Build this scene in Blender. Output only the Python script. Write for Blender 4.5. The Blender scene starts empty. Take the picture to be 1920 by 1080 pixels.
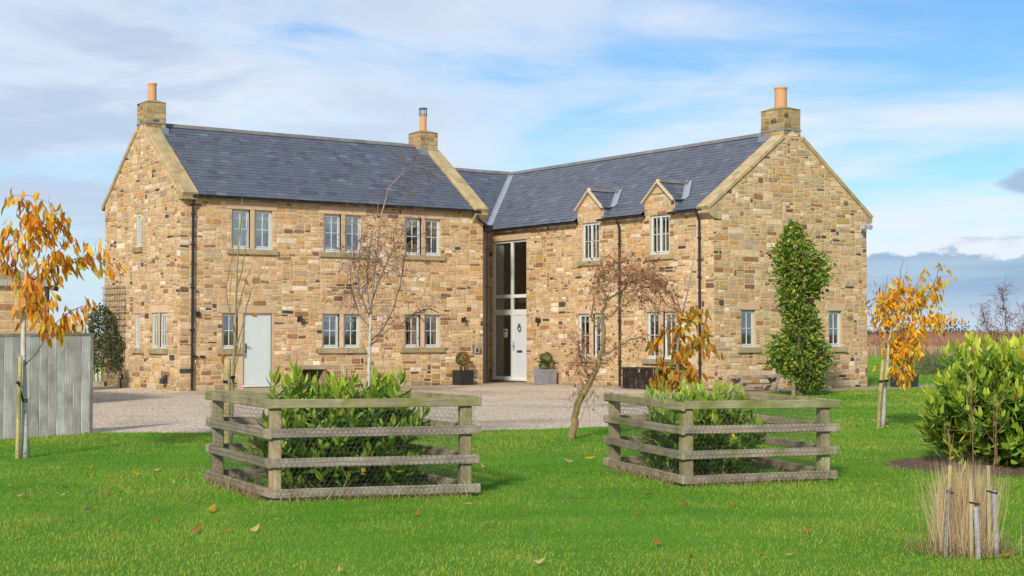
import bpy, math, random
import numpy as np
from mathutils import Vector, Matrix

S = bpy.context.scene
COL = S.collection
rnd = random.Random(7)
R = math.radians

# ------------------------------------------------------------------ camera
CAM = np.array([-15.967, -39.343, 1.604]); PITCH = 0.0309; YAW = 0.6045; FPX = 2798.8
cd = bpy.data.cameras.new('camera'); cam = bpy.data.objects.new('camera', cd); COL.objects.link(cam)
cd.sensor_width = 36; cd.lens = FPX / 1920 * 36; cd.clip_start = 0.1; cd.clip_end = 9000
cam.location = CAM; cam.rotation_euler = (math.pi / 2 + PITCH, 0, -YAW)
S.camera = cam
FWD = np.array([math.sin(YAW) * math.cos(PITCH), math.cos(YAW) * math.cos(PITCH), math.sin(PITCH)])
RGT = np.array([math.cos(YAW), -math.sin(YAW), 0.0])
UPV = np.cross(RGT, FWD)
FLAT = np.array([math.sin(YAW), math.cos(YAW), 0.0])

def project(P):
    D = np.asarray(P, float) - CAM
    z = D @ FWD
    return np.stack([960 + FPX * (D @ RGT) / z, 540 - FPX * (D @ UPV) / z], -1), z

# ------------------------------------------------------------------ light
SUN_EL = R(29); SUN_A = R(39)
to_sun = Vector((-math.cos(SUN_A) * math.cos(SUN_EL), -math.sin(SUN_A) * math.cos(SUN_EL), math.sin(SUN_EL)))
sd = bpy.data.lights.new('sun', 'SUN'); sd.energy = 3.3; sd.angle = R(6); sd.color = (1.0, 0.93, 0.82)
so = bpy.data.objects.new('sun', sd); COL.objects.link(so)
so.rotation_euler = to_sun.to_track_quat('Z', 'Y').to_euler(); so.location = (-20, -10, 30)

S.view_settings.view_transform = 'Standard'; S.view_settings.look = 'None'
S.view_settings.exposure = 0.40; S.view_settings.gamma = 1; S.view_settings.use_curve_mapping = False
S.cycles.use_denoising = True
S.cycles.max_bounces = 8; S.cycles.transparent_max_bounces = 16
S.cycles.sample_clamp_indirect = 6

W = bpy.data.worlds.new('World'); S.world = W; W.use_nodes = True
nt = W.node_tree; nt.nodes.clear()

class NG:
    """small helper round a node tree"""
    def __init__(s, t): s.t = t
    def n(s, typ, **kw):
        x = s.t.nodes.new(typ)
        for k, v in kw.items(): setattr(x, k, v)
        return x
    def put(s, sock, v):
        if hasattr(v, 'is_linked') or isinstance(v, bpy.types.NodeSocket): s.t.links.new(v, sock)
        else: sock.default_value = v
    def m(s, op, a, b=None, c=None, clamp=False):
        x = s.n('ShaderNodeMath', operation=op, use_clamp=clamp)
        s.put(x.inputs[0], a)
        if b is not None: s.put(x.inputs[1], b)
        if c is not None: s.put(x.inputs[2], c)
        return x.outputs[0]
    def vm(s, op, a, b):
        x = s.n('ShaderNodeVectorMath', operation=op); s.put(x.inputs[0], a)
        if op == 'SCALE': s.put(x.inputs['Scale'], b)
        else: s.put(x.inputs[1], b)
        return x.outputs[0]
    def mix(s, f, a, b, blend='MIX'):
        x = s.n('ShaderNodeMix', data_type='RGBA', blend_type=blend)
        s.put(x.inputs[0], f); s.put(x.inputs[6], a); s.put(x.inputs[7], b)
        return x.outputs[2]
    def noise(s, vec, scale, detail=4, rough=0.55, dist=0.0):
        x = s.n('ShaderNodeTexNoise'); s.put(x.inputs['Vector'], vec)
        x.inputs['Scale'].default_value = scale; x.inputs['Detail'].default_value = detail
        x.inputs['Roughness'].default_value = rough; x.inputs['Distortion'].default_value = dist
        return x.outputs[0]
    def comb(s, x, y, z):
        c = s.n('ShaderNodeCombineXYZ')
        for i, v in enumerate((x, y, z)): s.put(c.inputs[i], v)
        return c.outputs[0]
    def ss(s, v, lo, hi, a=0.0, b=1.0):
        x = s.n('ShaderNodeMapRange', interpolation_type='SMOOTHSTEP'); s.put(x.inputs[0], v)
        for i, q in enumerate((lo, hi, a, b)): s.put(x.inputs[i + 1], q)
        return x.outputs[0]
    def lin(s, v, lo, hi, a=0.0, b=1.0):
        x = s.n('ShaderNodeMapRange'); s.put(x.inputs[0], v)
        for i, q in enumerate((lo, hi, a, b)): s.put(x.inputs[i + 1], q)
        return x.outputs[0]

g = NG(nt)
sky = g.n('ShaderNodeTexSky', sky_type='NISHITA'); sky.sun_disc = False
sky.sun_elevation = SUN_EL; sky.sun_rotation = math.atan2(to_sun.x, to_sun.y)
sky.air_density = 1.0; sky.dust_density = 0.3; sky.ozone_density = 3.0
tc = g.n('ShaderNodeTexCoord'); sep = g.n('ShaderNodeSeparateXYZ'); nt.links.new(tc.outputs['Generated'], sep.inputs[0])
X, Y, Z = sep.outputs
az = g.m('ARCTAN2', X, Y); el = g.m('MAXIMUM', Z, 0.0)
den = g.m('ADD', el, 0.10)
px, py = g.m('DIVIDE', X, den), g.m('DIVIDE', Y, den)
# cloud plane rotated so that the streets of cloud run gently uphill to the right
ca, sa = math.cos(0.75), math.sin(0.75)
qx = g.m('ADD', g.m('MULTIPLY', px, ca), g.m('MULTIPLY', py, -sa))
qy = g.m('ADD', g.m('MULTIPLY', px, sa), g.m('MULTIPLY', py, ca))
pv = g.comb(qx, g.m('MULTIPLY', qy, 0.9), 0.0)
n1 = g.noise(pv, 0.75, 8, 0.58, 0.5)
n2 = g.noise(g.vm('ADD', pv, (7.3, 2.1, 4.0)), 1.7, 6, 0.6, 0.6)
n3 = g.noise(g.vm('ADD', pv, (1.7, 9.1, 1.0)), 0.28, 3, 0.5)
# more cover towards the north west (smaller azimuth) and towards the horizon
cover = g.ss(az, 0.95, 0.25, 0.0, 1.0)
dens = g.m('ADD', g.m('MULTIPLY', n1, 0.75), g.m('MULTIPLY', n2, 0.30))
dens = g.m('ADD', dens, g.m('MULTIPLY', g.m('SUBTRACT', n3, 0.5), 0.45))
dens = g.m('ADD', dens, g.m('MULTIPLY', g.m('MULTIPLY', cover, g.ss(el, 0.07, 0.15)), 0.17))
dens = g.m('ADD', dens, g.m('MULTIPLY', g.ss(el, 0.16, 0.05, 0.0, 0.16), g.ss(az, 0.42, 0.70)))
fac = g.ss(dens, 0.46, 0.70)
blue = g.mix(1.0, sky.outputs[0], (0.63, 0.85, 1.0, 1), 'MULTIPLY')
blue = g.mix(g.ss(el, 0.11, 0.0, 0.0, 0.80), blue, (5.0, 5.9, 7.0, 1))
grey = g.m('MULTIPLY', g.ss(g.m('ADD', g.m('MULTIPLY', n2, 0.6), g.m('MULTIPLY', n1, 0.5)), 0.46, 0.66), g.ss(az, 0.80, 0.35, 0.12, 1.0))
cl_col = g.mix(grey, (6.6, 7.0, 7.5, 1), (4.3, 5.0, 6.2, 1))
skyc = g.mix(g.m('MULTIPLY', fac, 0.88), blue, cl_col)
# a far cumulus bank lying along the horizon to the north east, and a few flat grey rolls above it
aev = g.comb(g.m('MULTIPLY', az, 9.0), g.m('MULTIPLY', el, 16.0), 3.0)
nb = g.noise(aev, 2.6, 6, 0.58)
top = g.m('ADD', 0.034, g.m('MULTIPLY', nb, 0.040))
bank = g.m('MULTIPLY', g.ss(g.m('SUBTRACT', top, el), 0.0, 0.004), g.ss(az, 0.55, 0.75))
low = g.ss(el, 0.004, 0.030)
band = g.noise(g.comb(g.m('MULTIPLY', az, 5.0), g.m('MULTIPLY', el, 70.0), 1.0), 1.2, 4, 0.5)
bcol = g.mix(g.ss(band, 0.35, 0.7), (2.2, 3.4, 4.9, 1), (3.3, 4.5, 5.8, 1))
bcol = g.mix(low, (4.4, 5.3, 6.2, 1), bcol)
skyc = g.mix(g.m('MULTIPLY', bank, 0.92), skyc, bcol)
nr = g.noise(g.comb(g.m('MULTIPLY', az, 9.0), g.m('MULTIPLY', el, 42.0), 8.0), 1.1, 5, 0.55)
roll = g.m('MULTIPLY', g.ss(nr, 0.58, 0.66), g.m('MULTIPLY', g.ss(el, 0.05, 0.065), g.ss(el, 0.115, 0.085)))
roll = g.m('MULTIPLY', roll, g.ss(az, 0.70, 0.88))
gx = g.m('DIVIDE', g.m('SUBTRACT', az, 0.965), 0.050); gy = g.m('DIVIDE', g.m('SUBTRACT', el, 0.097), 0.013)
lump = g.m('SUBTRACT', g.m('ADD', 1.0, g.m('MULTIPLY', g.m('SUBTRACT', nr, 0.5), 2.2)), g.m('ADD', g.m('MULTIPLY', gx, gx), g.m('MULTIPLY', gy, gy)))
roll = g.m('MAXIMUM', roll, g.ss(lump, 0.0, 0.45))
skyc = g.mix(g.m('MULTIPLY', roll, 0.75), skyc, (2.7, 3.5, 4.9, 1))
bg = g.n('ShaderNodeBackground'); nt.links.new(skyc, bg.inputs[0]); bg.inputs[1].default_value = 0.10
out = g.n('ShaderNodeOutputWorld'); nt.links.new(bg.outputs[0], out.inputs[0])

# ------------------------------------------------------------------ materials
def mat(name, rough=0.8, spec=0.3, var=0.25, vscale=6.0, bump=0.0, bscale=40.0, fine=0.0, metal=0.0, grain=False, trans=0.0, tcol=None, stain=None):
    """albedo = face attribute 'col' (or the object's own colour), times grain noise"""
    m = bpy.data.materials.new(name); m.use_nodes = True; t = m.node_tree; t.nodes.clear(); g = NG(t)
    o = g.n('ShaderNodeOutputMaterial'); p = g.n('ShaderNodeBsdfPrincipled')
    at = g.n('ShaderNodeAttribute', attribute_name='col'); oi = g.n('ShaderNodeObjectInfo')
    base = g.vm('ADD', at.outputs['Color'], oi.outputs['Color'])
    co = g.n('ShaderNodeTexCoord').outputs['Object']
    off = g.vm('ADD', co, g.comb(g.m('MULTIPLY', oi.outputs['Random'], 37.0), g.m('MULTIPLY', oi.outputs['Random'], 19.0), 0.0))
    if grain:
        gv = g.vm('MULTIPLY', off, (1.6, 26.0, 26.0)); n = g.noise(gv, 2.0, 5, 0.6, 0.4)
        n2 = g.noise(off, 2.2, 3, 0.6)
        f = g.m('MULTIPLY', g.lin(n, 0.25, 0.75, 1 - var, 1 + var), g.lin(n2, 0.3, 0.7, 0.62, 1.25))
    else:
        n = g.noise(off, vscale, 5, 0.6); f = g.lin(n, 0.25, 0.75, 1 - var, 1 + var)
        if fine:
            f = g.m('MULTIPLY', f, g.lin(g.noise(off, bscale * 1.7, 3, 0.6), 0.25, 0.75, 1 - fine, 1 + fine))
    c = g.vm('SCALE', base, f)
    if stain:
        sn = g.noise(off, stain[1], 5, 0.65); c = g.mix(g.ss(sn, stain[2], stain[2] + 0.15, 0, stain[3]), c, stain[0])
    t.links.new(c, p.inputs['Base Color'])
    p.inputs['Roughness'].default_value = rough; p.inputs['Specular IOR Level'].default_value = spec; p.inputs['Metallic'].default_value = metal
    if bump:
        b = g.n('ShaderNodeBump'); b.inputs['Strength'].default_value = bump; b.inputs['Distance'].default_value = 0.02
        hn = n if grain else g.noise(off, bscale, 5, 0.65)
        t.links.new(hn, b.inputs['Height']); t.links.new(b.outputs[0], p.inputs['Normal'])
    sh = p.outputs[0]
    if trans:
        tr = g.n('ShaderNodeBsdfTranslucent'); tc_ = g.vm('MULTIPLY', c, tcol or (1.3, 1.3, 0.7)); t.links.new(tc_, tr.inputs[0])
        mx = g.n('ShaderNodeMixShader'); mx.inputs[0].default_value = trans
        t.links.new(sh, mx.inputs[1]); t.links.new(tr.outputs[0], mx.inputs[2]); sh = mx.outputs[0]
    t.links.new(sh, o.inputs[0])
    return m

M = {
 'stone': mat('rubble_sandstone', 0.9, 0.2, 0.27, 8.0, 1.0, 26, fine=0.20, stain=((0.16, 0.12, 0.07, 1), 5.0, 0.58, 0.5)),
 'mortar': mat('lime_mortar', 0.95, 0.1, 0.16, 3.0, 0.6, 60, fine=0.12),
 'ashlar': mat('dressed_sandstone', 0.88, 0.2, 0.13, 2.5, 0.25, 50, fine=0.06),
 'coping': mat('weathered_sandstone', 0.92, 0.15, 0.2, 3.0, 0.4, 40, fine=0.1, stain=((0.22, 0.175, 0.08, 1), 2.6, 0.50, 0.6)),
 'slate': mat('blue_slate', 0.55, 0.4, 0.16, 5.0, 0.35, 30, fine=0.08),
 'lead': mat('lead_sheet', 0.5, 0.4, 0.15, 5.0, 0.1, 20),
 'paint': mat('painted_timber', 0.45, 0.35, 0.04, 4.0),
 'black': mat('black_plastic', 0.38, 0.4, 0.08, 8.0),
 'metal': mat('galvanised_metal', 0.4, 0.5, 0.1, 10.0, metal=0.8),
 'clay': mat('terracotta', 0.8, 0.25, 0.1, 6.0, 0.1, 60),
 'wood': mat('weathered_timber', 0.9, 0.12, 0.34, bump=0.5, grain=True, stain=((0.16, 0.14, 0.10, 1), 4.0, 0.52, 0.5)),
 'board': mat('silvered_board', 0.9, 0.12, 0.16, bump=0.4, grain=True, stain=((0.11, 0.095, 0.08, 1), 7.5, 0.66, 0.75)),
 'mossy': mat('mossy_timber', 0.9, 0.1, 0.30, bump=0.5, grain=True, stain=((0.17, 0.18, 0.035, 1), 3.2, 0.50, 0.75)),
 'bark': mat('bark', 0.9, 0.15, 0.3, 14.0, 0.6, 40, fine=0.2),
 'birch': mat('pale_bark', 0.75, 0.2, 0.2, 10.0, 0.4, 40, stain=((0.09, 0.078, 0.066, 1), 26.0, 0.54, 0.85)),
 'lichen': mat('lichen_bark', 0.9, 0.15, 0.25, 12.0, 0.6, 40, stain=((0.36, 0.27, 0.035, 1), 9.0, 0.50, 0.8)),
 'leaf': mat('autumn_leaf', 0.5, 0.3, 0.14, 14.0, trans=0.42, tcol=(1.5, 1.3, 0.7)),
 'laurel': mat('evergreen_leaf', 0.44, 0.42, 0.12, 9.0, trans=0.22, tcol=(1.2, 1.3, 0.5)),
 'blade': mat('grass_blade', 0.55, 0.3, 0.12, 3.0, trans=0.30, tcol=(1.1, 1.25, 0.5)),
 'straw': mat('dry_grass', 0.8, 0.2, 0.15, 6.0, trans=0.25, tcol=(1.1, 1.05, 0.8)),
 'concrete': mat('fibre_stone', 0.85, 0.2, 0.22, 6.0, 0.3, 40, fine=0.1),
 'flag': mat('paving_flag', 0.9, 0.2, 0.16, 2.0, 0.3, 40, fine=0.1),
 'cloth': mat('blind_fabric', 0.9, 0.1, 0.05, 3.0),
 'plaster': mat('room_plaster', 0.9, 0.1, 0.05, 2.0),
}
def glass_mat(gain=1.9, floor=0.15):
    m = bpy.data.materials.new('window_glass'); m.use_nodes = True; t = m.node_tree; t.nodes.clear(); g = NG(t)
    o = g.n('ShaderNodeOutputMaterial'); lw = g.n('ShaderNodeLayerWeight'); lw.inputs[0].default_value = 0.5
    nz = g.noise(g.n('ShaderNodeTexCoord').outputs['Object'], 1.3, 1, 0.5)
    b = g.n('ShaderNodeBump'); b.inputs['Strength'].default_value = 0.03; b.inputs['Distance'].default_value = 0.05
    t.links.new(nz, b.inputs['Height'])
    fz = g.m('ADD', 0.04, g.m('MULTIPLY', g.m('POWER', lw.outputs['Facing'], 5.0), 0.96))
    f = g.m('ADD', g.m('MULTIPLY', fz, gain), floor, clamp=True)
    tr = g.n('ShaderNodeBsdfTransparent'); tr.inputs[0].default_value = (0.82, 0.86, 0.85, 1)
    gl = g.n('ShaderNodeBsdfGlossy'); gl.inputs['Roughness'].default_value = 0.02; t.links.new(b.outputs[0], gl.inputs['Normal'])
    mx = g.n('ShaderNodeMixShader'); t.links.new(f, mx.inputs[0]); t.links.new(tr.outputs[0], mx.inputs[1]); t.links.new(gl.outputs[0], mx.inputs[2])
    t.links.new(mx.outputs[0], o.inputs[0]); return m
M['glass'] = glass_mat(); M['clear_glass'] = glass_mat(1.4, 0.06)

def ground_mat(name, cols, scales, bump=0.6, bscale=30.0, rough=0.95, speckle=None):
    m = bpy.data.materials.new(name); m.use_nodes = True; t = m.node_tree; t.nodes.clear(); g = NG(t)
    o = g.n('ShaderNodeOutputMaterial'); p = g.n('ShaderNodeBsdfPrincipled'); co = g.n('ShaderNodeTexCoord').outputs['Object']
    c = g.mix(g.ss(g.noise(co, scales[0], 5, 0.6), 0.35, 0.65), cols[0], cols[1])
    c = g.mix(g.ss(g.noise(co, scales[1], 4, 0.6), 0.5, 0.75), c, cols[2])
    h = g.noise(co, bscale, 4, 0.7)
    if speckle:
        v = g.n('ShaderNodeTexVoronoi'); v.inputs['Scale'].default_value = speckle; g.put(v.inputs['Vector'], co)
        rr = g.n('ShaderNodeValToRGB'); e = rr.color_ramp.elements
        e[0].position = 0.0; e[0].color = (0.31, 0.245, 0.18, 1); e[1].position = 1.0; e[1].color = (0.88, 0.80, 0.66, 1)
        for ps, cc in ((0.25, (0.49, 0.400, 0.300, 1)), (0.5, (0.63, 0.53, 0.410, 1)), (0.75, (0.74, 0.645, 0.52, 1))):
            q = rr.color_ramp.elements.new(ps); q.color = cc
        sp = g.n('ShaderNodeSeparateColor'); t.links.new(v.outputs['Color'], sp.inputs[0]); t.links.new(sp.outputs[0], rr.inputs[0])
        c = g.mix(1.0, c, rr.outputs[0], 'MULTIPLY'); h = g.m('MULTIPLY', v.outputs['Distance'], -2.0)
    t.links.new(c, p.inputs['Base Color']); p.inputs['Roughness'].default_value = rough; p.inputs['Specular IOR Level'].default_value = 0.15
    b = g.n('ShaderNodeBump'); b.inputs['Strength'].default_value = bump; b.inputs['Distance'].default_value = 0.03
    t.links.new(h, b.inputs['Height']); t.links.new(b.outputs[0], p.inputs['Normal']); t.links.new(p.outputs[0], o.inputs[0])
    return m
M['lawn'] = ground_mat('turf', ((0.075, 0.20, 0.010, 1), (0.11, 0.26, 0.014, 1), (0.18, 0.28, 0.025, 1)), (0.35, 1.3))
M['gravel'] = ground_mat('pea_gravel', ((1.10, 1.07, 1.02, 1), (1.22, 1.19, 1.14, 1), (0.58, 0.50, 0.45, 1)), (0.5, 0.20), 0.9, speckle=34.0)
M['field'] = ground_mat('rough_field', ((0.20, 0.12, 0.07, 1), (0.27, 0.19, 0.10, 1), (0.16, 0.15, 0.05, 1)), (0.02, 0.05), 0.4, 2.0)
M['mulch'] = ground_mat('bark_mulch', ((0.13, 0.08, 0.05, 1), (0.22, 0.15, 0.10, 1), (0.07, 0.045, 0.03, 1)), (9.0, 14.0), 1.0, 40.0)

# ------------------------------------------------------------------ mesh helpers
WORLD = {}
def _place(o, parent, origin):
    WORLD[o.name] = np.array(origin, float)
    if parent is not None:
        o.parent = parent; o.location = np.array(origin, float) - WORLD[parent.name]
    else: o.location = origin
def empty(name, loc, label, cat, group=None):
    o = bpy.data.objects.new(name, None); COL.objects.link(o); o.empty_display_size = 0.2
    _place(o, None, loc); tag(o, label, cat, group); return o
def tag(o, label, cat, group=None, kind=None):
    if label: o['label'] = label
    if cat: o['category'] = cat
    if group: o['group'] = group
    if kind: o['kind'] = kind
    return o
def struct(o): o['kind'] = 'structure'; return o

def np_mesh(name, V, F, C=None):
    """V (n,3); F list of index arrays each (m,k); C list of (m,3) or one colour"""
    me = bpy.data.meshes.new(name)
    nl = sum(f.size for f in F); npo = sum(len(f) for f in F)
    me.vertices.add(len(V)); me.vertices.foreach_set('co', np.ascontiguousarray(V, np.float32).ravel())
    me.loops.add(nl); me.loops.foreach_set('vertex_index', np.concatenate([f.ravel() for f in F]).astype(np.int32))
    me.polygons.add(npo)
    tot = np.concatenate([np.full(len(f), f.shape[1]) for f in F]); st = np.concatenate([[0], np.cumsum(tot)[:-1]])
    me.polygons.foreach_set('loop_start', st.astype(np.int32))
    if C is not None:
        a = me.attributes.new('col', 'FLOAT_COLOR', 'FACE')
        c = np.concatenate([np.asarray(x, float) for x in C]); c = np.concatenate([c, np.ones((len(c), 1))], 1)
        a.data.foreach_set('color', c.astype(np.float32).ravel())
    me.update(calc_edges=True)
    return me
def np_obj(name, V, F, C, m, parent=None, origin=(0, 0, 0)):
    me = np_mesh(name, V - np.array(origin, float), F, C); me.materials.append(m)
    o = bpy.data.objects.new(name, me); COL.objects.link(o); o.color = (0, 0, 0, 1)
    _place(o, parent, origin); return o

class MB:
    def __init__(s): s.v, s.f, s.c = [], [], []
    def add(s, vs, fs, col):
        b = len(s.v); s.v += [tuple(map(float, p)) for p in vs]
        for q in fs: s.f.append([b + i for i in q]); s.c.append(col)
    def poly(s, pts, col): s.add(pts, [list(range(len(pts)))], col)
    def box(s, lo, hi, col):
        (a, b, c), (d, e, f) = lo, hi
        s.add([(a, b, c), (d, b, c), (d, e, c), (a, e, c), (a, b, f), (d, b, f), (d, e, f), (a, e, f)],
              [[0, 3, 2, 1], [4, 5, 6, 7], [0, 1, 5, 4], [1, 2, 6, 5], [2, 3, 7, 6], [3, 0, 4, 7]], col)
    def obox(s, c, ax, ay, az_, col):
        c, ax, ay, az_ = [np.array(q, float) for q in (c, ax, ay, az_)]
        vs = [c + i * ax + j * ay + k * az_ for k in (-1, 1) for j in (-1, 1) for i in (-1, 1)]
        s.add(vs, [[0, 2, 3, 1], [4, 5, 7, 6], [0, 1, 5, 4], [1, 3, 7, 5], [3, 2, 6, 7], [2, 0, 4, 6]], col)
    def prism(s, a, b, col):
        n = len(a); s.add(list(a) + list(b), [list(range(n))[::-1], list(range(n, 2 * n))] + [[i, (i + 1) % n, n + (i + 1) % n, n + i] for i in range(n)], col)
    def tube(s, path, radii, n=5, col=(0.2, 0.2, 0.2), cap=True):
        path = [np.array(p, float) for p in path]; k = len(path); vs = []
        ref = np.array((0.31, 0.22, 0.93))
        for i, p in enumerate(path):
            d = path[min(i + 1, k - 1)] - path[max(i - 1, 0)]; d /= (np.linalg.norm(d) + 1e-9)
            a = np.cross(d, ref)
            if np.linalg.norm(a) < 0.1: a = np.cross(d, (1, 0, 0))
            a /= np.linalg.norm(a); b = np.cross(d, a)
            for j in range(n):
                t = 2 * math.pi * j / n; vs.append(p + radii[i] * (math.cos(t) * a + math.sin(t) * b))
        fs = [[i * n + j, i * n + (j + 1) % n, (i + 1) * n + (j + 1) % n, (i + 1) * n + j] for i in range(k - 1) for j in range(n)]
        if cap: fs += [list(range(n))[::-1], list(range((k - 1) * n, k * n))]
        s.add(vs, fs, col)
    def lathe(s, prof, c, n=14, col=(0.5, 0.5, 0.5)):
        vs = [(c[0] + r * math.cos(2 * math.pi * j / n), c[1] + r * math.sin(2 * math.pi * j / n), c[2] + z) for r, z in prof for j in range(n)]
        fs = [[i * n + j, i * n + (j + 1) % n, (i + 1) * n + (j + 1) % n, (i + 1) * n + j] for i in range(len(prof) - 1) for j in range(n)]
        s.add(vs, fs, col)
    def build(s, name, m, parent=None, origin=None, smooth=False):
        if origin is None: origin = WORLD[parent.name] if parent is not None else (0, 0, 0)
        me = bpy.data.meshes.new(name); og = np.array(origin, float)
        me.from_pydata([tuple(np.array(p) - og) for p in s.v], [], s.f); me.materials.append(m)
        a = me.attributes.new('col', 'FLOAT_COLOR', 'FACE')
        a.data.foreach_set('color', np.array([(*c, 1) for c in s.c], np.float32).ravel())
        if smooth: me.polygons.foreach_set('use_smooth', [True] * len(me.polygons))
        me.update()
        o = bpy.data.objects.new(name, me); COL.objects.link(o); o.color = (0, 0, 0, 1)
        _place(o, parent, og); return o

def plank(name, p0, p1, w, t, side, m, col, parent, ch=0.004, jit=0.002, seg=3, r=rnd):
    """a timber of its own: length along local x, width w along `side` (roughly), thickness t; edges chamfered, a little uneven"""
    p0, p1 = np.array(p0, float), np.array(p1, float); L = np.linalg.norm(p1 - p0); ex = (p1 - p0) / L
    ey = np.array(side, float); ey -= ex * (ey @ ex); ey /= np.linalg.norm(ey); ez = np.cross(ex, ey)
    a, b = w / 2, t / 2; c = min(ch, a * 0.4, b * 0.4)
    sec = [(-a + c, -b), (a - c, -b), (a, -b + c), (a, b - c), (a - c, b), (-a + c, b), (-a, b - c), (-a, -b + c)]
    vs = []
    for i in range(seg):
        x = -L / 2 + L * i / (seg - 1); jy, jz = r.uniform(-jit, jit), r.uniform(-jit, jit); k = 1 + r.uniform(-jit, jit) * 4
        vs += [(x, y * k + jy, z + jz) for y, z in sec]
    fs = [[i * 8 + j, i * 8 + (j + 1) % 8, (i + 1) * 8 + (j + 1) % 8, (i + 1) * 8 + j] for i in range(seg - 1) for j in range(8)]
    fs += [list(range(8))[::-1], list(range((seg - 1) * 8, seg * 8))]
    me = bpy.data.meshes.new(name); me.from_pydata(vs, [], fs); me.materials.append(m); me.update()
    o = bpy.data.objects.new(name, me); COL.objects.link(o); o.color = (*col, 1)
    Mx = Matrix(((ex[0], ey[0], ez[0]), (ex[1], ey[1], ez[1]), (ex[2], ey[2], ez[2])))
    _place(o, parent, (p0 + p1) / 2); o.rotation_euler = Mx.to_euler(); return o

def tint(c, r, s=0.12):
    k = 1 + r.uniform(-s, s); return tuple(max(0.0, x * k * (1 + r.uniform(-s, s) * 0.35)) for x in c)

def clip(poly, a, b, c):
    """keep the part of a 2-D polygon where a*x+b*y<=c"""
    out = []
    for i, p in enumerate(poly):
        q = poly[(i + 1) % len(poly)]; dp, dq = a * p[0] + b * p[1] - c, a * q[0] + b * q[1] - c
        if dp <= 0: out.append(p)
        if dp * dq < 0:
            t = dp / (dp - dq); out.append((p[0] + t * (q[0] - p[0]), p[1] + t * (q[1] - p[1])))
    return out
def area2(p): return 0.5 * abs(sum(p[i][0] * p[(i + 1) % len(p)][1] - p[(i + 1) % len(p)][0] * p[i][1] for i in range(len(p))))

# ------------------------------------------------------------------ ground
LX, W1 = 10.09, 6.10            # left range: length along x, depth along y
XW, BI, LW, W2 = 12.20, 2.80, 8.43, 6.18   # wing: facing wall x, inner corner y, length towards the viewer, width
def sheet(name, pts, z, m):
    mb = MB(); mb.poly([(x, y, z) for x, y in pts], (0, 0, 0)); return struct(mb.build(name, m))
mb = MB(); mb.poly([(4500 * math.cos(t * math.pi / 24), 4500 * math.sin(t * math.pi / 24), -0.02) for t in range(48)], (0, 0, 0)); struct(mb.build('field', M['field']))
LAWN = [(-60, -60), (40, -70), (110, -10), (74, 30), (64, 46), (20, 60), (-40, 55), (-70, 0)]
sheet('lawn', LAWN, -0.004, M['lawn'])
GRAVEL = [(-18, -9.5), (-11.5, -13.2), (-9.0, -14.7), (-7.29, -15.7), (-6.29, -16.45), (-4.73, -17.5), (-3.0, -18.3), (-1.41, -18.85), (0.2, -18.95), (1.55, -18.5),
          (4.2, -16.6), (7.2, -13.7), (9.6, -11.0), (10.9, -9.9), (XW - 1.15, -9.7), (XW - 1.15, -1.1), (-0.02, -1.1), (-0.02, 12), (-18, 14)]
sheet('gravel', GRAVEL, 0.0, M['gravel'])
def in_poly(P, poly):
    x, y = P[:, 0], P[:, 1]; r = np.zeros(len(P), bool); n = len(poly)
    for i in range(n):
        (x0, y0), (x1, y1) = poly[i], poly[(i + 1) % n]
        c = ((y0 > y) != (y1 > y)) & (x < (x1 - x0) * (y - y0) / (y1 - y0 + 1e-12) + x0); r ^= c
    return r
PAVE = [((-0.02, -1.1), (XW - 1.15, -0.02)), ((LX + .02, -0.02), (XW - .02, BI)), ((XW - 1.15, -9.7), (XW - .02, -0.02)), ((XW - .02, -9.7), (21.5, -LW - .02))]
base = MB()
for (a, b), (c, d) in PAVE: base.box((a, b, -0.05), (c, d, 0.012), (0.30, 0.25, 0.19))
pav = struct(base.build('paving', M['flag']))
rp = random.Random(5)
def flags(a, b, c, d, along_x):
    n = 2; q = a if along_x else b; end = c if along_x else d
    while q < end - 0.05:
        w = min(rp.uniform(0.55, 0.95), end - q)
        if end - q - w < 0.25: w = end - q
        e0 = b if along_x else a; e1 = d if along_x else c; mid = e0 + (e1 - e0) * rp.uniform(0.4, 0.6)
        for lo, hi in ((e0, mid), (mid, e1)):
            m_ = MB(); z = 0.030 + rp.uniform(-0.004, 0.004); j = 0.006
            if along_x: m_.box((q + j, lo + j, 0.005), (q + w - j, hi - j, z), tint((0.36, 0.30, 0.23), rp, 0.18))
            else: m_.box((lo + j, q + j, 0.005), (hi - j, q + w - j, z), tint((0.36, 0.30, 0.23), rp, 0.18))
            m_.build('flagstone', M['flag'], pav)
        q += w
for (a, b), (c, d) in PAVE: flags(a, b, c, d, (c - a) > (d - b))

# ------------------------------------------------------------------ the stone house
house = empty('stone_house', (0, 0, 0), 'L shaped two storey sandstone house with slate roofs and three chimneys', 'house')
PF = lambda h, z, d: (h, -d, z)
PLG = lambda h, z, d: (-d, h, z)
PW = lambda h, z, d: (XW - d, h, z)
PWG = lambda h, z, d: (h, -LW - d, z)
MORTAR = (0.57, 0.42, 0.25)
ASH = (0.54, 0.382, 0.235)
PALE = (0.56, 0.60, 0.57)
EZ, RZ = 5.50, 7.83              # slate eave / ridge of the left range
EZ2, RZ2 = 5.12, 7.53            # of the wing and the link
OV = 0.14
def pbox(mb, P, h0, h1, z0, z1, d0, d1, col):
    c = [P(h, z, d) for d in (d0, d1) for h, z in ((h0, z0), (h1, z0), (h1, z1), (h0, z1))]
    mb.prism(c[:4], c[4:], col)

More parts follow.
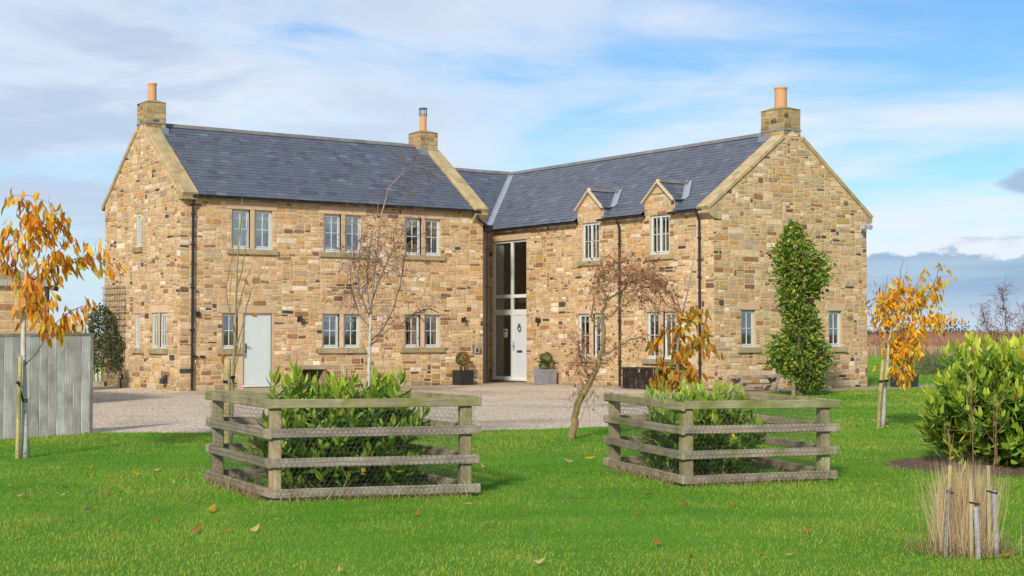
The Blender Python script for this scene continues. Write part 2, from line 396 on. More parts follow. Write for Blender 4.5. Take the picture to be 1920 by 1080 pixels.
def wall_panel(name, P, h0, h1, z0, z1, holes, extra=(), depth=0.2):
    mb = MB(); xs = sorted({h0, h1, *[v for q in holes for v in q[:2]]}); zs = sorted({z0, z1, *[v for q in holes for v in q[2:]]})
    for i in range(len(xs) - 1):
        for j in range(len(zs) - 1):
            cx, cz = (xs[i] + xs[i + 1]) / 2, (zs[j] + zs[j + 1]) / 2
            if any(a < cx < b and c < cz < d for a, b, c, d in holes): continue
            mb.poly([P(xs[i], zs[j], 0), P(xs[i + 1], zs[j], 0), P(xs[i + 1], zs[j + 1], 0), P(xs[i], zs[j + 1], 0)], MORTAR)
    for a, b, c, d in holes:
        for p, q in (((a, c), (a, d)), ((b, c), (b, d)), ((a, d), (b, d)), ((a, c), (b, c))):
            mb.poly([P(*p, 0), P(*q, 0), P(*q, -depth), P(*p, -depth)], ASH)
    for e in extra: mb.poly([P(h, z, 0) for h, z in e], MORTAR)
    return mb.build(name, M['mortar'], house)

PALETTE = [((0.520, 0.350, 0.185), .36), ((0.610, 0.450, 0.270), .23), ((0.510, 0.305, 0.120), .12), ((0.420, 0.310, 0.190), .11),
           ((0.320, 0.172, 0.084), .08), ((0.185, 0.106, 0.065), .030), ((0.075, 0.065, 0.058), .024), ((0.70, 0.585, 0.440), .046)]
STONES = []                      # (pixels across, wall, verts, faces, colour)
def stone_geom(poly, P, proud, r, inset):
    n = len(poly); cx = sum(p[0] for p in poly) / n; cz = sum(p[1] for p in poly) / n; vs = []
    for k, (d, ins) in enumerate(((-0.012, 0.0), (proud * 0.45, 0.0), (proud, inset))):
        for x, z in poly:
            dx, dz = x - cx, z - cz; L = math.hypot(dx, dz) + 1e-6; q = max(0.0, 1 - ins / L)
            vs.append(P(cx + dx * q, cz + dz * q, d + (r.uniform(-.003, .003) if k == 2 else 0)))
    fs = [[k * n + i, k * n + (i + 1) % n, (k + 1) * n + (i + 1) % n, (k + 1) * n + i] for k in range(2) for i in range(n)] + [list(range(2 * n, 3 * n))]
    return vs, fs
def add_stone(wall, P, h0, h1, z0, z1, r, clips=(), pal=PALETTE, joint=0.008):
    w, h = h1 - h0 - 2 * joint, z1 - z0 - 2 * joint
    if w < 0.02 or h < 0.02: return
    a, b, c, d = h0 + joint, z0 + joint, h1 - joint, z1 - joint; j = min(0.020, w * .14, h * .20); k = min(0.045, w * .22, h * .34); u = r.uniform
    poly = [(a + k * u(.4, 1.2), b + u(-.2, 1) * j), (c - k * u(.4, 1.2), b + u(-.2, 1) * j), (c - u(-.2, 1) * j, b + k * u(.3, 1)), (c - u(-.2, 1) * j, d - k * u(.3, 1)),
            (c - k * u(.4, 1.2), d - u(-.2, 1) * j), (a + k * u(.4, 1.2), d - u(-.2, 1) * j), (a + u(-.2, 1) * j, d - k * u(.3, 1)), (a + u(-.2, 1) * j, b + k * u(.3, 1))]
    for q in clips: poly = clip(poly, *q)
    if len(poly) < 3 or area2(poly) < 0.0016: return
    t = u(0, 1); col = pal[0][0]
    for cc, wgt in pal:
        t -= wgt
        if t <= 0: col = cc; break
    if col[0] < 0.2 and w > 0.42: col = PALETTE[3][0]
    col = tint(col, r, 0.13)
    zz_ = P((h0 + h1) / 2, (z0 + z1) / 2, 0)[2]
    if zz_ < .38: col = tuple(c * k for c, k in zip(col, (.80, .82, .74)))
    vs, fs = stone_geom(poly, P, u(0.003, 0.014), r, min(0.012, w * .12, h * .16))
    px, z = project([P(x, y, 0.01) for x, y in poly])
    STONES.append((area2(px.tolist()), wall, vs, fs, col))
def pack(wall, P, h0, h1, z0, z1, blocks, clips, r, dx=0.04, dz=0.030, tall=(2, 2, 3, 3, 3, 4, 4, 5, 6), pal=PALETTE):
    nx, nz = int(round((h1 - h0) / dx)), int(round((z1 - z0) / dz)); dx, dz = (h1 - h0) / nx, (z1 - z0) / nz
    occ = np.zeros((nz + 1, nx), bool); xc = h0 + (np.arange(nx) + .5) * dx; zc = z0 + (np.arange(nz + 1) + .5) * dz
    for a, b, c, d in blocks: occ[np.ix_((zc > c) & (zc < d), (xc > a) & (xc < b))] = True
    occ[nz] = True
    for a, b, c in clips: occ |= (a * xc[None, :] + b * (zc[:, None]) > c + 0.07)
    out = []
    for j in range(nz):
        i = 0; last = None
        while i < nx:
            if occ[j, i]: i += 1; last = None; continue
            k = i
            while k < nx and not occ[j, k]: k += 1
            run = k - i; h = last if (last and r.random() < 0.5) else r.choice(tall)
            w = int(round(h * dz * r.uniform(1.4, 4.6) / dx)); w = max(3, min(w, 16))
            if run - w < 3: w = run if run <= 15 else run // 2
            w = min(w, run); hh = 1
            while hh < h and j + hh <= nz and not occ[j + hh, i:i + w].any(): hh += 1
            occ[j:j + hh, i:i + w] = True; last = hh
            out.append([h0 + i * dx, h0 + (i + w) * dx, z0 + j * dz, z0 + (j + hh) * dz]); i += w
    for s in out:
        for a, b, c, d in blocks:
            ox, oz = min(s[1], b) - max(s[0], a), min(s[3], d) - max(s[2], c)
            if ox > 0 and oz > 0:
                if ox < oz:
                    if s[0] < a: s[1] = a
                    else: s[0] = b
                else:
                    if s[2] < c: s[3] = c
                    else: s[2] = d
            # let stones run up to a block that the grid stopped short of
            elif oz > 0.02 and -0.03 < ox <= 0:
                if s[1] <= a: s[1] = a
                else: s[0] = b
        add_stone(wall, P, *s, r, clips, pal)

FRONT_WIN, FRONT_UP = [], []
holes_f, blocks_f = [], []
ashlar = []                      # (name, P, h0,h1,z0,z1,d0,d1)
def two_light(P, h, z0, z1, holes, blocks, w=0.56, mw=0.14, sgn=1, lint=True, sill=True, lh=0.22, sh=0.15, ext=0.15, sext=0.16, single=False):
    """openings of a stone mullioned window; h = start of the first light, running towards sgn"""
    tot = w if single else 2 * w + mw
    a, b = (h, h + tot) if sgn > 0 else (h - tot, h)
    hs = [(a, b, z0, z1)] if single else [(a, a + w, z0, z1), (b - w, b, z0, z1)]
    holes += hs
    if not single: ashlar.append(('mullion', P, a + w, b - w, z0, z1, -0.10, 0.012))
    bl = [a, b, z0, z1]
    if lint: ashlar.append(('lintel', P, a - ext, b + ext, z1 + .004, z1 + lh, -0.05, 0.022)); blocks.append((a - ext, b + ext, z1, z1 + lh))
    if sill: ashlar.append(('sill', P, a - sext, b + sext, z0 - sh, z0 - .002, -0.12, 0.075)); blocks.append((a - sext, b + sext, z0 - sh, z0))
    blocks.append(tuple(bl)); return hs

W_ = []                          # windows to glaze: (P, hole, columns, rows, casements, blind, look)
r_ = random.Random(11)
for i, h in enumerate((1.54, 4.47, 7.25)):
    for q in two_light(PF, h, 4.03, 5.16, holes_f, blocks_f, lh=0.235): W_.append((PF, q, 1, 0.24, 'front'))
for i, h in enumerate((4.43, 7.23)):
    for q in two_light(PF, h, 1.19, 2.20, holes_f, blocks_f): W_.append((PF, q, 1, 0.22, 'front'))
hs = (1.27, 1.74, 1.19, 2.20); holes_f.append(hs); blocks_f += [hs, (1.11, 1.90, 1.03, 1.19), (1.11, 2.95, 2.2, 2.42), (1.74, 2.86, 0.0, 2.2)]
W_.append((PF, hs, 1, 0, 'front'))
holes_f.append((1.90, 2.79, 0.14, 2.20))
ashlar += [('lintel', PF, 1.11, 2.95, 2.204, 2.42, -0.05, 0.022), ('sill', PF, 1.11, 1.895, 1.03, 1.188, -0.12, 0.075), ('mullion', PF, 1.74, 1.90, 1.19, 2.20, -0.1, 0.012), ('door_jamb', PF, 2.79, 2.87, 0.03, 2.20, -0.05, 0.010)]
wall_f = wall_panel('front_wall', PF, 0.0, LX, -0.1, EZ, holes_f)
pack(wall_f, PF, -0.012, LX + .012, 0.02, EZ - .02, blocks_f, [], random.Random(21))

holes_g, blocks_g = [], []
for q in two_light(PLG, 0.98, 1.19, 2.21, holes_g, blocks_g, w=0.46, mw=0.16): W_.append((PLG, q, 1, 0, 'gable'))
for q in two_light(PLG, 3.05, 1.19, 2.20, holes_g, blocks_g, w=0.37, single=True): W_.append((PLG, q, 1, 0, 'gable'))
for q in two_light(PLG, 3.02, 4.17, 5.17, holes_g, blocks_g, w=0.36, single=True, lint=False): W_.append((PLG, q, 1, 0, 'gable'))
sl = (RZ - EZ) / (W1 / 2 + OV)                       # roof pitch, left range
sl2 = (RZ2 - EZ2) / (W2 / 2 + OV)
zt = EZ + sl * OV                                    # roof plane height over the wall line
apex = zt + sl * W1 / 2
wall_g = wall_panel('gable_wall', PLG, 0.0, W1, -0.1, zt, holes_g, [[(0, zt), (W1, zt), (W1 / 2, apex)]])
cl_g = [(-sl, 1, zt + 0.03), (sl, 1, zt + sl * W1 + 0.03)]
pack(wall_g, PLG, -0.012, W1, 0.02, apex - 0.1, blocks_g, cl_g, random.Random(22), dx=0.045, dz=0.032)

holes_w, blocks_w = [], []
DORM = [(-2.835, 0.66), (-6.12, 0.68)]; DZ0, DZ1 = 5.47, 5.99
for i, (c, hw) in enumerate(DORM):
    z0, z1 = ((3.87, 5.05), (3.92, 5.08))[i]; w = 0.87
    hs = (c - w / 2, c + w / 2, z0, z1); holes_w.append(hs); blocks_w += [hs, (c - .64, c + .62, z0 - .15, z0)]
    W_.append((PW, hs, 2, 0.14, 'wing')); ashlar.append(('sill', PW, c - .64, c + .62, z0 - .15, z0 - .002, -0.12, 0.075))
for q in two_light(PW, -2.19, 0.89, 2.23, holes_w, blocks_w, w=0.58, mw=0.2, sgn=-1, lh=0.245): W_.append((PW, q, 1, 0.2, 'wing'))
for q in two_light(PW, -5.53, 0.88, 2.25, holes_w, blocks_w, w=0.555, mw=0.19, sgn=-1, lh=0.245): W_.append((PW, q, 1, 0.2, 'wing'))
ENT = (0.60, 2.58, 0.12, 4.72); holes_w.append(ENT); blocks_w += [ENT, (0.35, 2.80, 4.72, 4.98)]
ashlar.append(('lintel', PW, 0.35, 2.79, 4.724, 4.98, -0.05, 0.022))
zt2 = EZ2 + sl2 * OV; apex2 = zt2 + sl2 * W2 / 2
ext = []
for c, hw in DORM: ext.append([(c - hw, EZ2 - .03), (c + hw, EZ2 - .03), (c + hw, DZ0), (c, DZ1), (c - hw, DZ0)])
holes_w2 = holes_w
wall_w = wall_panel('wing_wall', PW, -LW, BI, -0.1, EZ2 - .03, holes_w2, ext)
pack(wall_w, PW, -LW - .012, BI, 0.02, EZ2 - .05, blocks_w, [], random.Random(23))
for k, (c, hw) in enumerate(DORM):
    s_ = (DZ1 - DZ0) / hw
    pack(wall_w, PW, c - hw, c + hw, EZ2 - .05, DZ1, [], [(-s_, 1, DZ0 - s_ * (c - hw)), (s_, 1, DZ0 + s_ * (c + hw))], random.Random(30 + k), tall=(4, 5, 6))

holes_x, blocks_x = [], []
for h, w in ((13.23, 0.55), (16.75, 0.53)):
    for q in two_light(PWG, h, 1.23, 2.29, holes_x, blocks_x, w=w, single=True): W_.append((PWG, q, 1, 0.12, 'wgable'))
wall_x = wall_panel('wing_gable_wall', PWG, XW, XW + W2, -0.1, zt2, holes_x, [[(XW, zt2), (XW + W2, zt2), (XW + W2 / 2, apex2)]])
pack(wall_x, PWG, XW - .012, XW + W2 + .012, 0.02, apex2 - .1, blocks_x, [(-sl2, 1, zt2 - sl2 * XW + .03), (sl2, 1, zt2 + sl2 * (XW + W2) + .03)], random.Random(24))

# walls that only a side step would show
mb = MB(); q = MORTAR; yb = BI + W2
mb.poly([(LX, 0, -.1), (LX, W1, -.1), (LX, W1, zt), (LX, W1 / 2, apex), (LX, 0, zt)], q)
mb.poly([(0, W1, -.1), (LX, W1, -.1), (LX, W1, zt), (0, W1, zt)], q)
mb.poly([(LX, BI, -.1), (XW, BI, -.1), (XW, BI, EZ2), (LX, BI, EZ2)], q)
mb.poly([(LX, yb, -.1), (XW + W2, yb, -.1), (XW + W2, yb, EZ2), (LX, yb, EZ2)], q)
mb.poly([(LX, W1, -.1), (LX, yb, -.1), (LX, yb, EZ2), (LX, BI + W2 / 2, RZ2 - .1), (LX, W1, EZ2)], q)
mb.poly([(XW + W2, -LW, -.1), (XW + W2, yb, -.1), (XW + W2, yb, zt2), (XW + W2, -LW, zt2)], q)
mb.build('rear_wall', M['mortar'], house)

for nm, P, h0, h1, z0, z1, d0, d1 in ashlar:
    n_ = 1
    m_ = MB(); c_ = tint(ASH if nm != 'sill' else (0.36, 0.285, 0.165), r_, 0.1); e = 0.006
    cs = [P(h, z, d) for d, s_ in ((d0, 0), (d1 - e, 0), (d1, e)) for h, z in ((h0 + s_, z0 + s_), (h1 - s_, z0 + s_), (h1 - s_, z1 - s_), (h0 + s_, z1 - s_))]
    m_.add(cs, [[0, 3, 2, 1]] + [[k * 4 + i, k * 4 + (i + 1) % 4, k * 4 + 4 + (i + 1) % 4, k * 4 + 4 + i] for k in range(2) for i in range(4)] + [[8, 9, 10, 11]], c_)
    m_.build(nm, M['ashlar' if nm != 'sill' else 'coping'], house)

# windows
def pane(P, a, b, c, d, dd, parent, m='glass'):
    p = MB(); pbox(p, P, a, b, c, d, dd - .006, dd, (0.5, 0.5, 0.5)); return p.build('pane', M[m], parent)
def window(P, hole, cas, blind, look, r):
    a, b, c, d = hole; f = MB(); R0 = {'gable': -.03, 'wing': -.06}.get(look, -.08); col = tint(PALE, r, 0.03)
    fw = 0.04
    for q in ((a, a + fw, c, d), (b - fw, b, c, d), (a + fw, b - fw, d - fw, d), (a + fw, b - fw, c, c + fw + .02)): pbox(f, P, *q, R0 - .06, R0, col)
    pbox(f, P, a + .005, b - .005, c + .004, c + .045, R0, R0 + .045, col)
    iw = (b - a - 2 * fw) / cas; lights = []
    for k in range(cas):
        x0, x1 = a + fw + k * iw, a + fw + (k + 1) * iw; s = 0.036; z0, z1 = c + fw + .022, d - fw
        for q in ((x0 + .003, x0 + s, z0, z1), (x1 - s, x1 - .003, z0, z1), (x0 + s, x1 - s, z1 - s, z1 - .003), (x0 + s, x1 - s, z0 + .003, z0 + s)): pbox(f, P, *q, R0 - .045, R0 + .014, col)
        g0, g1, y0, y1 = x0 + s, x1 - s, z0 + s, z1 - s; bw = 0.009; mx, mz = (g0 + g1) / 2, (y0 + y1) / 2
        pbox(f, P, mx - bw, mx + bw, y0, y1, R0 - .03, R0 + .004, col)
        pbox(f, P, g0, mx - bw, mz - bw, mz + bw, R0 - .03, R0 + .004, col); pbox(f, P, mx + bw, g1, mz - bw, mz + bw, R0 - .03, R0 + .004, col)
        lights += [(g0, mx - bw, y0, mz - bw), (mx + bw, g1, y0, mz - bw), (g0, mx - bw, mz + bw, y1), (mx + bw, g1, mz + bw, y1)]
    wobj = f.build('window', M['paint'], house)
    for q in lights: pane(P, *q, R0 - .012, wobj)
    if blind > 0:
        m_ = MB(); pbox(m_, P, a + .02, b - .02, d - (d - c) * blind, d - .02, R0 - .13, R0 - .12, (0.78, 0.80, 0.80)); m_.build('blind', M['cloth'], wobj)
    if look == 'front' and c > 3 and a < 4.6:
        m_ = MB(); n = 9; xs_ = [a + .02 + (b - a - .04) * i / n for i in range(n + 1)]
        for i in range(n): m_.poly([P(xs_[i], c, R0 - .16 - .015 * (i % 2)), P(xs_[i + 1], c, R0 - .16 - .015 * ((i + 1) % 2)), P(xs_[i + 1], d, R0 - .16 - .015 * ((i + 1) % 2)), P(xs_[i], d, R0 - .16 - .015 * (i % 2))], (0.38, 0.46, 0.56))
        m_.build('curtain', M['cloth'], wobj)
    elif look in ('front', 'wing'):
        # a fold of curtain at each side of the room
        m_ = MB(); wd = (b - a) * (r.uniform(.10, .2) if look == 'front' else r.uniform(.04, .09)); cc = (0.42, 0.43, 0.44) if look == 'front' else (0.40, 0.40, 0.36)
        for s0, s1 in ((a + .01, a + wd), (b - wd, b - .01)):
            n = 6; pts = [(s0 + (s1 - s0) * i / n, 0.02 * (i % 2)) for i in range(n + 1)]
            for i in range(n): m_.poly([P(pts[i][0], c, R0 - .2 - pts[i][1]), P(pts[i + 1][0], c, R0 - .2 - pts[i + 1][1]), P(pts[i + 1][0], d, R0 - .2 - pts[i + 1][1]), P(pts[i][0], d, R0 - .2 - pts[i][1])], cc)
        m_.build('curtain', M['cloth'], wobj)
for q in W_: window(*q, r_)

# tall glazed entrance with the front door
a, b, c, d = ENT; f = MB(); R0 = -0.045; fc = (0.68, 0.70, 0.66); mid = 1.515
zT1, zT0, zB1, zB0 = 2.92, 2.81, 2.42, 2.24
for q in ((a, a + .065, c, d), (b - .065, b, c, d), (a + .065, b - .065, d - .065, d), (a + .065, b - .065, c, c + .08), (mid - .055, mid + .055, c + .08, d - .065)): pbox(f, PW, *q, R0 - .08, R0, fc)
for x0, x1 in ((a + .065, mid - .055), (mid + .055, b - .065)):
    pbox(f, PW, x0, x1, zT0, zT1, R0 - .08, R0 - .004, fc); pbox(f, PW, x0, x1, zB0, zB1, R0 - .08, R0 - .004, fc)
pbox(f, PW, a - .02, b + .02, c - .05, c + .01, R0, R0 + .10, fc)
ent = f.build('entrance_glazing', M['paint'], house)
for x0, x1 in ((a + .065, mid - .055), (mid + .055, b - .065)):
    pane(PW, x0, x1, zT1, d - .065, R0 - .03, ent, 'clear_glass'); pane(PW, x0, x1, zB1, zT0, R0 - .03, ent, 'clear_glass')
pane(PW, mid + .055, b - .065, c + .08, zB0, R0 - .03, ent, 'clear_glass')
m_ = MB(); pbox(m_, PW, 1.80, 2.02, 1.50, 1.78, R0 - .022, R0 - .018, (0.8, 0.8, 0.8))
pbox(m_, PW, 1.84, 1.98, 1.67, 1.74, R0 - .018, R0 - .0165, (0.12, 0.13, 0.14))
for k in range(4): pbox(m_, PW, 1.83, 1.99, 1.525 + .028 * k, 1.537 + .028 * k, R0 - .018, R0 - .0165, (0.15, 0.15, 0.16))
m_.build('notice', M['paint'], ent)
dr = MB(); pbox(dr, PW, a + .07, mid - .06, c + .085, zB0 - .005, R0 - .07, R0 - .02, (0.62, 0.65, 0.67))
for q in ((a + .14, a + .155, .34, 2.1), (mid - .145, mid - .13, .34, 2.1)): pbox(dr, PW, *q, R0 - .02, R0 - .014, (0.56, 0.59, 0.61))
door = dr.build('front_door', M['paint'], house)
m_ = MB(); pbox(m_, PW, .93, 1.22, 1.00, 1.07, R0 - .02, R0 - .006, (0.10, 0.095, 0.08)); pbox(m_, PW, .96, 1.19, 1.02, 1.05, R0 - .006, R0 - .002, (0.22, 0.21, 0.18)); m_.build('letter_plate', M['metal'], door)
m_ = MB(); pbox(m_, PW, 1.385, 1.425, 1.05, 1.36, R0 - .02, R0 - .008, (0.12, 0.12, 0.12)); m_.tube([PW(1.405, 1.22, R0), PW(1.405, 1.22, R0 + .05), PW(1.30, 1.22, R0 + .05)], [.012] * 3, 6, (0.14, 0.14, 0.14)); m_.build('handle', M['black'], door)
m_ = MB()
for k in range(9):
    t0, t1 = 2 * math.pi * k / 9, 2 * math.pi * (k + 1) / 9
    m_.tube([PW(1.06 + .085 * math.cos(t0), 1.80 + .10 * math.sin(t0), R0 + .012), PW(1.06 + .085 * math.cos(t1), 1.80 + .10 * math.sin(t1), R0 + .012)], [.02, .02], 5, (0.25, 0.27, 0.26))
m_.obox(PW(1.06, 1.90, R0 + .01), (.02, 0, 0), (0, .04, 0), (0, 0, .05), (0.25, 0.27, 0.26)); m_.build('door_knocker', M['metal'], door)
# what stands behind that glass: a sage wall end, a timber stair wall, a hall floor
m_ = MB(); m_.box((XW + .135, 2.17, 0.0), (XW + .185, 2.578, 4.71), (0.66, 0.72, 0.64)); m_.box((XW + .127, 2.15, 0.13), (XW + .19, 2.576, 0.30), (0.55, 0.56, 0.52)); m_.build('hall_pier', M['plaster'], house)
m_ = MB(); m_.box((XW + 2.6, -1.5, 0.0), (XW + 2.7, 4.5, 4.9), (0.10, 0.068, 0.045)); m_.box((XW + .42, -1.5, 0.02), (XW + 2.6, 4.5, 0.10), (0.22, 0.15, 0.09)); m_.box((XW + .5, -1.2, 2.40), (XW + 2.6, 4.2, 2.82), (0.09, 0.075, 0.06)); m_.build('hall_lining', M['plaster'], house)

# the plain back door in the front wall
f = MB(); a, b, c, d = 1.90, 2.79, 0.14, 2.20
for q in ((a, a + .05, c, d), (b - .05, b, c, d), (a + .05, b - .05, d - .05, d), (a + .05, b - .05, c, c + .03)): pbox(f, PF, *q, R0 - .07, R0, PALE)
pbox(f, PF, a - .01, b + .01, c - .04, c + .005, R0, R0 + .09, (0.6, 0.62, 0.62))
dd = f.build('door_frame', M['paint'], house)
m_ = MB(); pbox(m_, PF, a + .055, b - .055, c + .035, d - .055, R0 - .06, R0 - .012, (0.55, 0.595, 0.585)); pbox(m_, PF, a + .10, a + .106, c + .1, d - .1, R0 - .012, R0 - .010, (0.45, 0.49, 0.48)); pbox(m_, PF, b - .106, b - .10, c + .1, d - .1, R0 - .012, R0 - .010, (0.45, 0.49, 0.48)); d2 = m_.build('boarded_door', M['paint'], house)
m_ = MB(); pbox(m_, PF, 1.99, 2.03, 1.08, 1.34, R0 - .006, R0 + .006, (0.03, 0.03, 0.03)); m_.tube([PF(2.01, 1.24, R0), PF(2.01, 1.24, R0 + .05), PF(2.13, 1.24, R0 + .05)], [.012] * 3, 6, (0.03, 0.03, 0.03)); m_.build('handle', M['black'], d2)

# ------------------------------------------------------------------ roofs
SLATES = []
def slate_slope(deck, O, sd_, td, length, s0, s1, r, clips=(), reject=None, gap=None, expo=0.178, wid=0.30):
    """courses of slates; O = eave point at s=0, sd_/td unit vectors along eave and up the slope"""
    O, sd_, td = [np.array(q, float) for q in (O, sd_, td)]; nrm = np.cross(sd_, td); nrm *= np.sign(nrm[2])
    nc = int(math.ceil(length / expo)); ex = length / nc
    for k in range(nc):
        t0 = k * ex; t1 = min(t0 + ex * 1.5, length); off = (k % 2) * wid / 2 + r.uniform(-.02, .02); s = s0 - wid + off
        while s < s1:
            wv = wid * r.uniform(.92, 1.08); a, b = s + .0025, s + wv - .0025; s += wv
            jt = r.uniform(-.005, .005)
            poly = [(max(a, s0), t0 + jt), (min(b, s1), t0 + jt), (min(b, s1), t1), (max(a, s0), t1)]
            if poly[1][0] - poly[0][0] < .03: continue
            for q in clips: poly = clip(poly, *q)
            if len(poly) < 3: continue
            if gap:
                for g0, g1, tm in gap:
                    if t0 < tm:
                        cx = sum(p[0] for p in poly) / len(poly)
                        poly = clip(poly, 1, 0, g0) if cx < (g0 + g1) / 2 else clip(poly, -1, 0, -g1)
                        if len(poly) < 3: break
            if len(poly) < 3 or area2(poly) < .004: continue
            if reject and reject(sum(p[0] for p in poly) / len(poly), sum(p[1] for p in poly) / len(poly)): continue
            lift = r.uniform(0, .003); f = lambda t: 0.008 + lift + 0.014 * max(0, 1 - (t - t0) / (ex * 1.5))
            top = [O + sd_ * p[0] + td * p[1] + nrm * f(p[1]) for p in poly]; bot = [q - nrm * .007 for q in top]; n = len(top)
            col = (0.100, 0.114, 0.145); u = r.random()
            if u < .07: col = (0.130, 0.148, 0.182)
            elif u < .2: col = (0.080, 0.090, 0.118)
            px, z = project(top)
            SLATES.append((area2(px.tolist()), deck, top + bot, [list(range(n))] + [[i, (i + 1) % n, n + (i + 1) % n, n + i] for i in range(n)], tint(col, r, .09)))
def deck(name, pts):
    m_ = MB(); m_.poly(pts, (0.06, 0.065, 0.08)); return m_.build(name, M['slate'], house)
n_ = math.hypot(1, sl); n2_ = math.hypot(1, sl2)
LEN1 = (W1 / 2 + OV) * n_; LEN2 = (W2 / 2 + OV) * n2_
rs = random.Random(41)
dk = deck('front_roof', [(0.1, -OV, EZ), (LX - .1, -OV, EZ), (LX - .1, W1 / 2, RZ), (0.1, W1 / 2, RZ)])
slate_slope(dk, (0, -OV, EZ), (1, 0, 0), (0, 1 / n_, sl / n_), LEN1, 0.42, LX - .42, rs)
deck('rear_roof', [(0.1, W1 + OV, EZ), (LX - .1, W1 + OV, EZ), (LX - .1, W1 / 2, RZ), (0.1, W1 / 2, RZ)])
# wing: s runs along y; the valley cuts the slope at 45 degrees on plan
ze_ = EZ2 + sl2 * (OV + .03)
dk = deck('wing_roof', [(XW + .03, -LW + .1, ze_), (XW + .03, BI + .03, ze_), (XW + W2 / 2, BI + W2 / 2, RZ2), (XW + W2 / 2, -LW + .1, RZ2)])
VAL = 0.13
def dorm_reject(s, t):
    u = t / n2_
    for c, hw in DORM:
        v = abs(s - c)
        if u < 0.36: 
            if v < hw + .02: return True
        elif v < (hw + .06) * (1.20 - u) / (1.20 - 0.36) - .10: return True
    return False
slate_slope(dk, (XW - OV, 0, EZ2), (0, 1, 0), (1 / n2_, 0, sl2 / n2_), LEN2, -LW + .42, BI + W2, rs,
            clips=[(1, -1 / n2_, BI - OV - VAL)], reject=dorm_reject, gap=[(c - hw - .004, c + hw + .004, 0.42) for c, hw in DORM])
dk = deck('link_roof', [(LX, BI - OV, EZ2), (XW - OV, BI - OV, EZ2), (XW + W2 / 2, BI + W2 / 2, RZ2), (LX, BI + W2 / 2, RZ2)])
slate_slope(dk, (0, BI - OV, EZ2), (1, 0, 0), (0, 1 / n2_, sl2 / n2_), LEN2, LX + .02, XW + W2, rs, clips=[(1, -1 / n2_, XW - OV - VAL)])
deck('rear_roof', [(XW + W2 + OV, -LW + .1, EZ2), (XW + W2 + OV, yb + OV, EZ2), (XW + W2 / 2, BI + W2 / 2, RZ2), (XW + W2 / 2, -LW + .1, RZ2)])
deck('rear_roof', [(LX, yb + OV, EZ2), (XW + W2 + OV, yb + OV, EZ2), (XW + W2 / 2, BI + W2 / 2, RZ2), (LX, BI + W2 / 2, RZ2)])
# lead valley: a shallow folded strip
m_ = MB(); a0 = np.array((XW - OV, BI - OV, EZ2)); a1 = np.array((XW + W2 / 2, BI + W2 / 2, RZ2)); up = np.array((0, 0, .012))
q0, q1 = np.array((-VAL * 1.2, 0, 0)), np.array((0, -VAL * 1.2, 0))
LEAD = (0.30, 0.33, 0.37)
m_.poly([a0 + up, a1 + up, a1 + q0 + up * 2, a0 + q0 + up * 2], LEAD); m_.poly([a0 + up, a1 + up, a1 + q1 + up * 2, a0 + q1 + up * 2], LEAD)
m_.build('lead_valley', M['lead'], house)

def ridge(p0, p1, side, n, dz=0.0, w=.15):
    p0, p1, side = np.array(p0, float), np.array(p1, float), np.array(side, float); dv = (p1 - p0) / n
    for k in range(n):
        a, b = p0 + dv * (k + .008), p0 + dv * (k + .992); m_ = MB(); j = np.array((0, 0, rs.uniform(0, .006) + dz)); u = np.array((0, 0, 1.0))
        sec = lambda p: [p + j + side * w - u * (w * .66 - .035), p + j + side * .03 + u * .055, p + j - side * .03 + u * .055, p + j - side * w - u * (w * .66 - .035), p + j - side * w - u * (w * .66 - .018), p + j + side * w - u * (w * .66 - .018)]
        m_.prism(sec(a)[:4], sec(b)[:4], tint((0.17, 0.16, 0.15), rs, .15)); m_.build('ridge_tile', M['slate'], house)
ridge((.62, W1 / 2, RZ), (LX - .75, W1 / 2, RZ), (0, 1, 0), 19)
ridge((XW + W2 / 2, -LW + .99, RZ2), (XW + W2 / 2, BI + W2 / 2 + .1, RZ2), (1, 0, 0), 29)
ridge((LX + .05, BI + W2 / 2, RZ2), (XW + W2 / 2 - .1, BI + W2 / 2, RZ2), (0, 1, 0), 12)

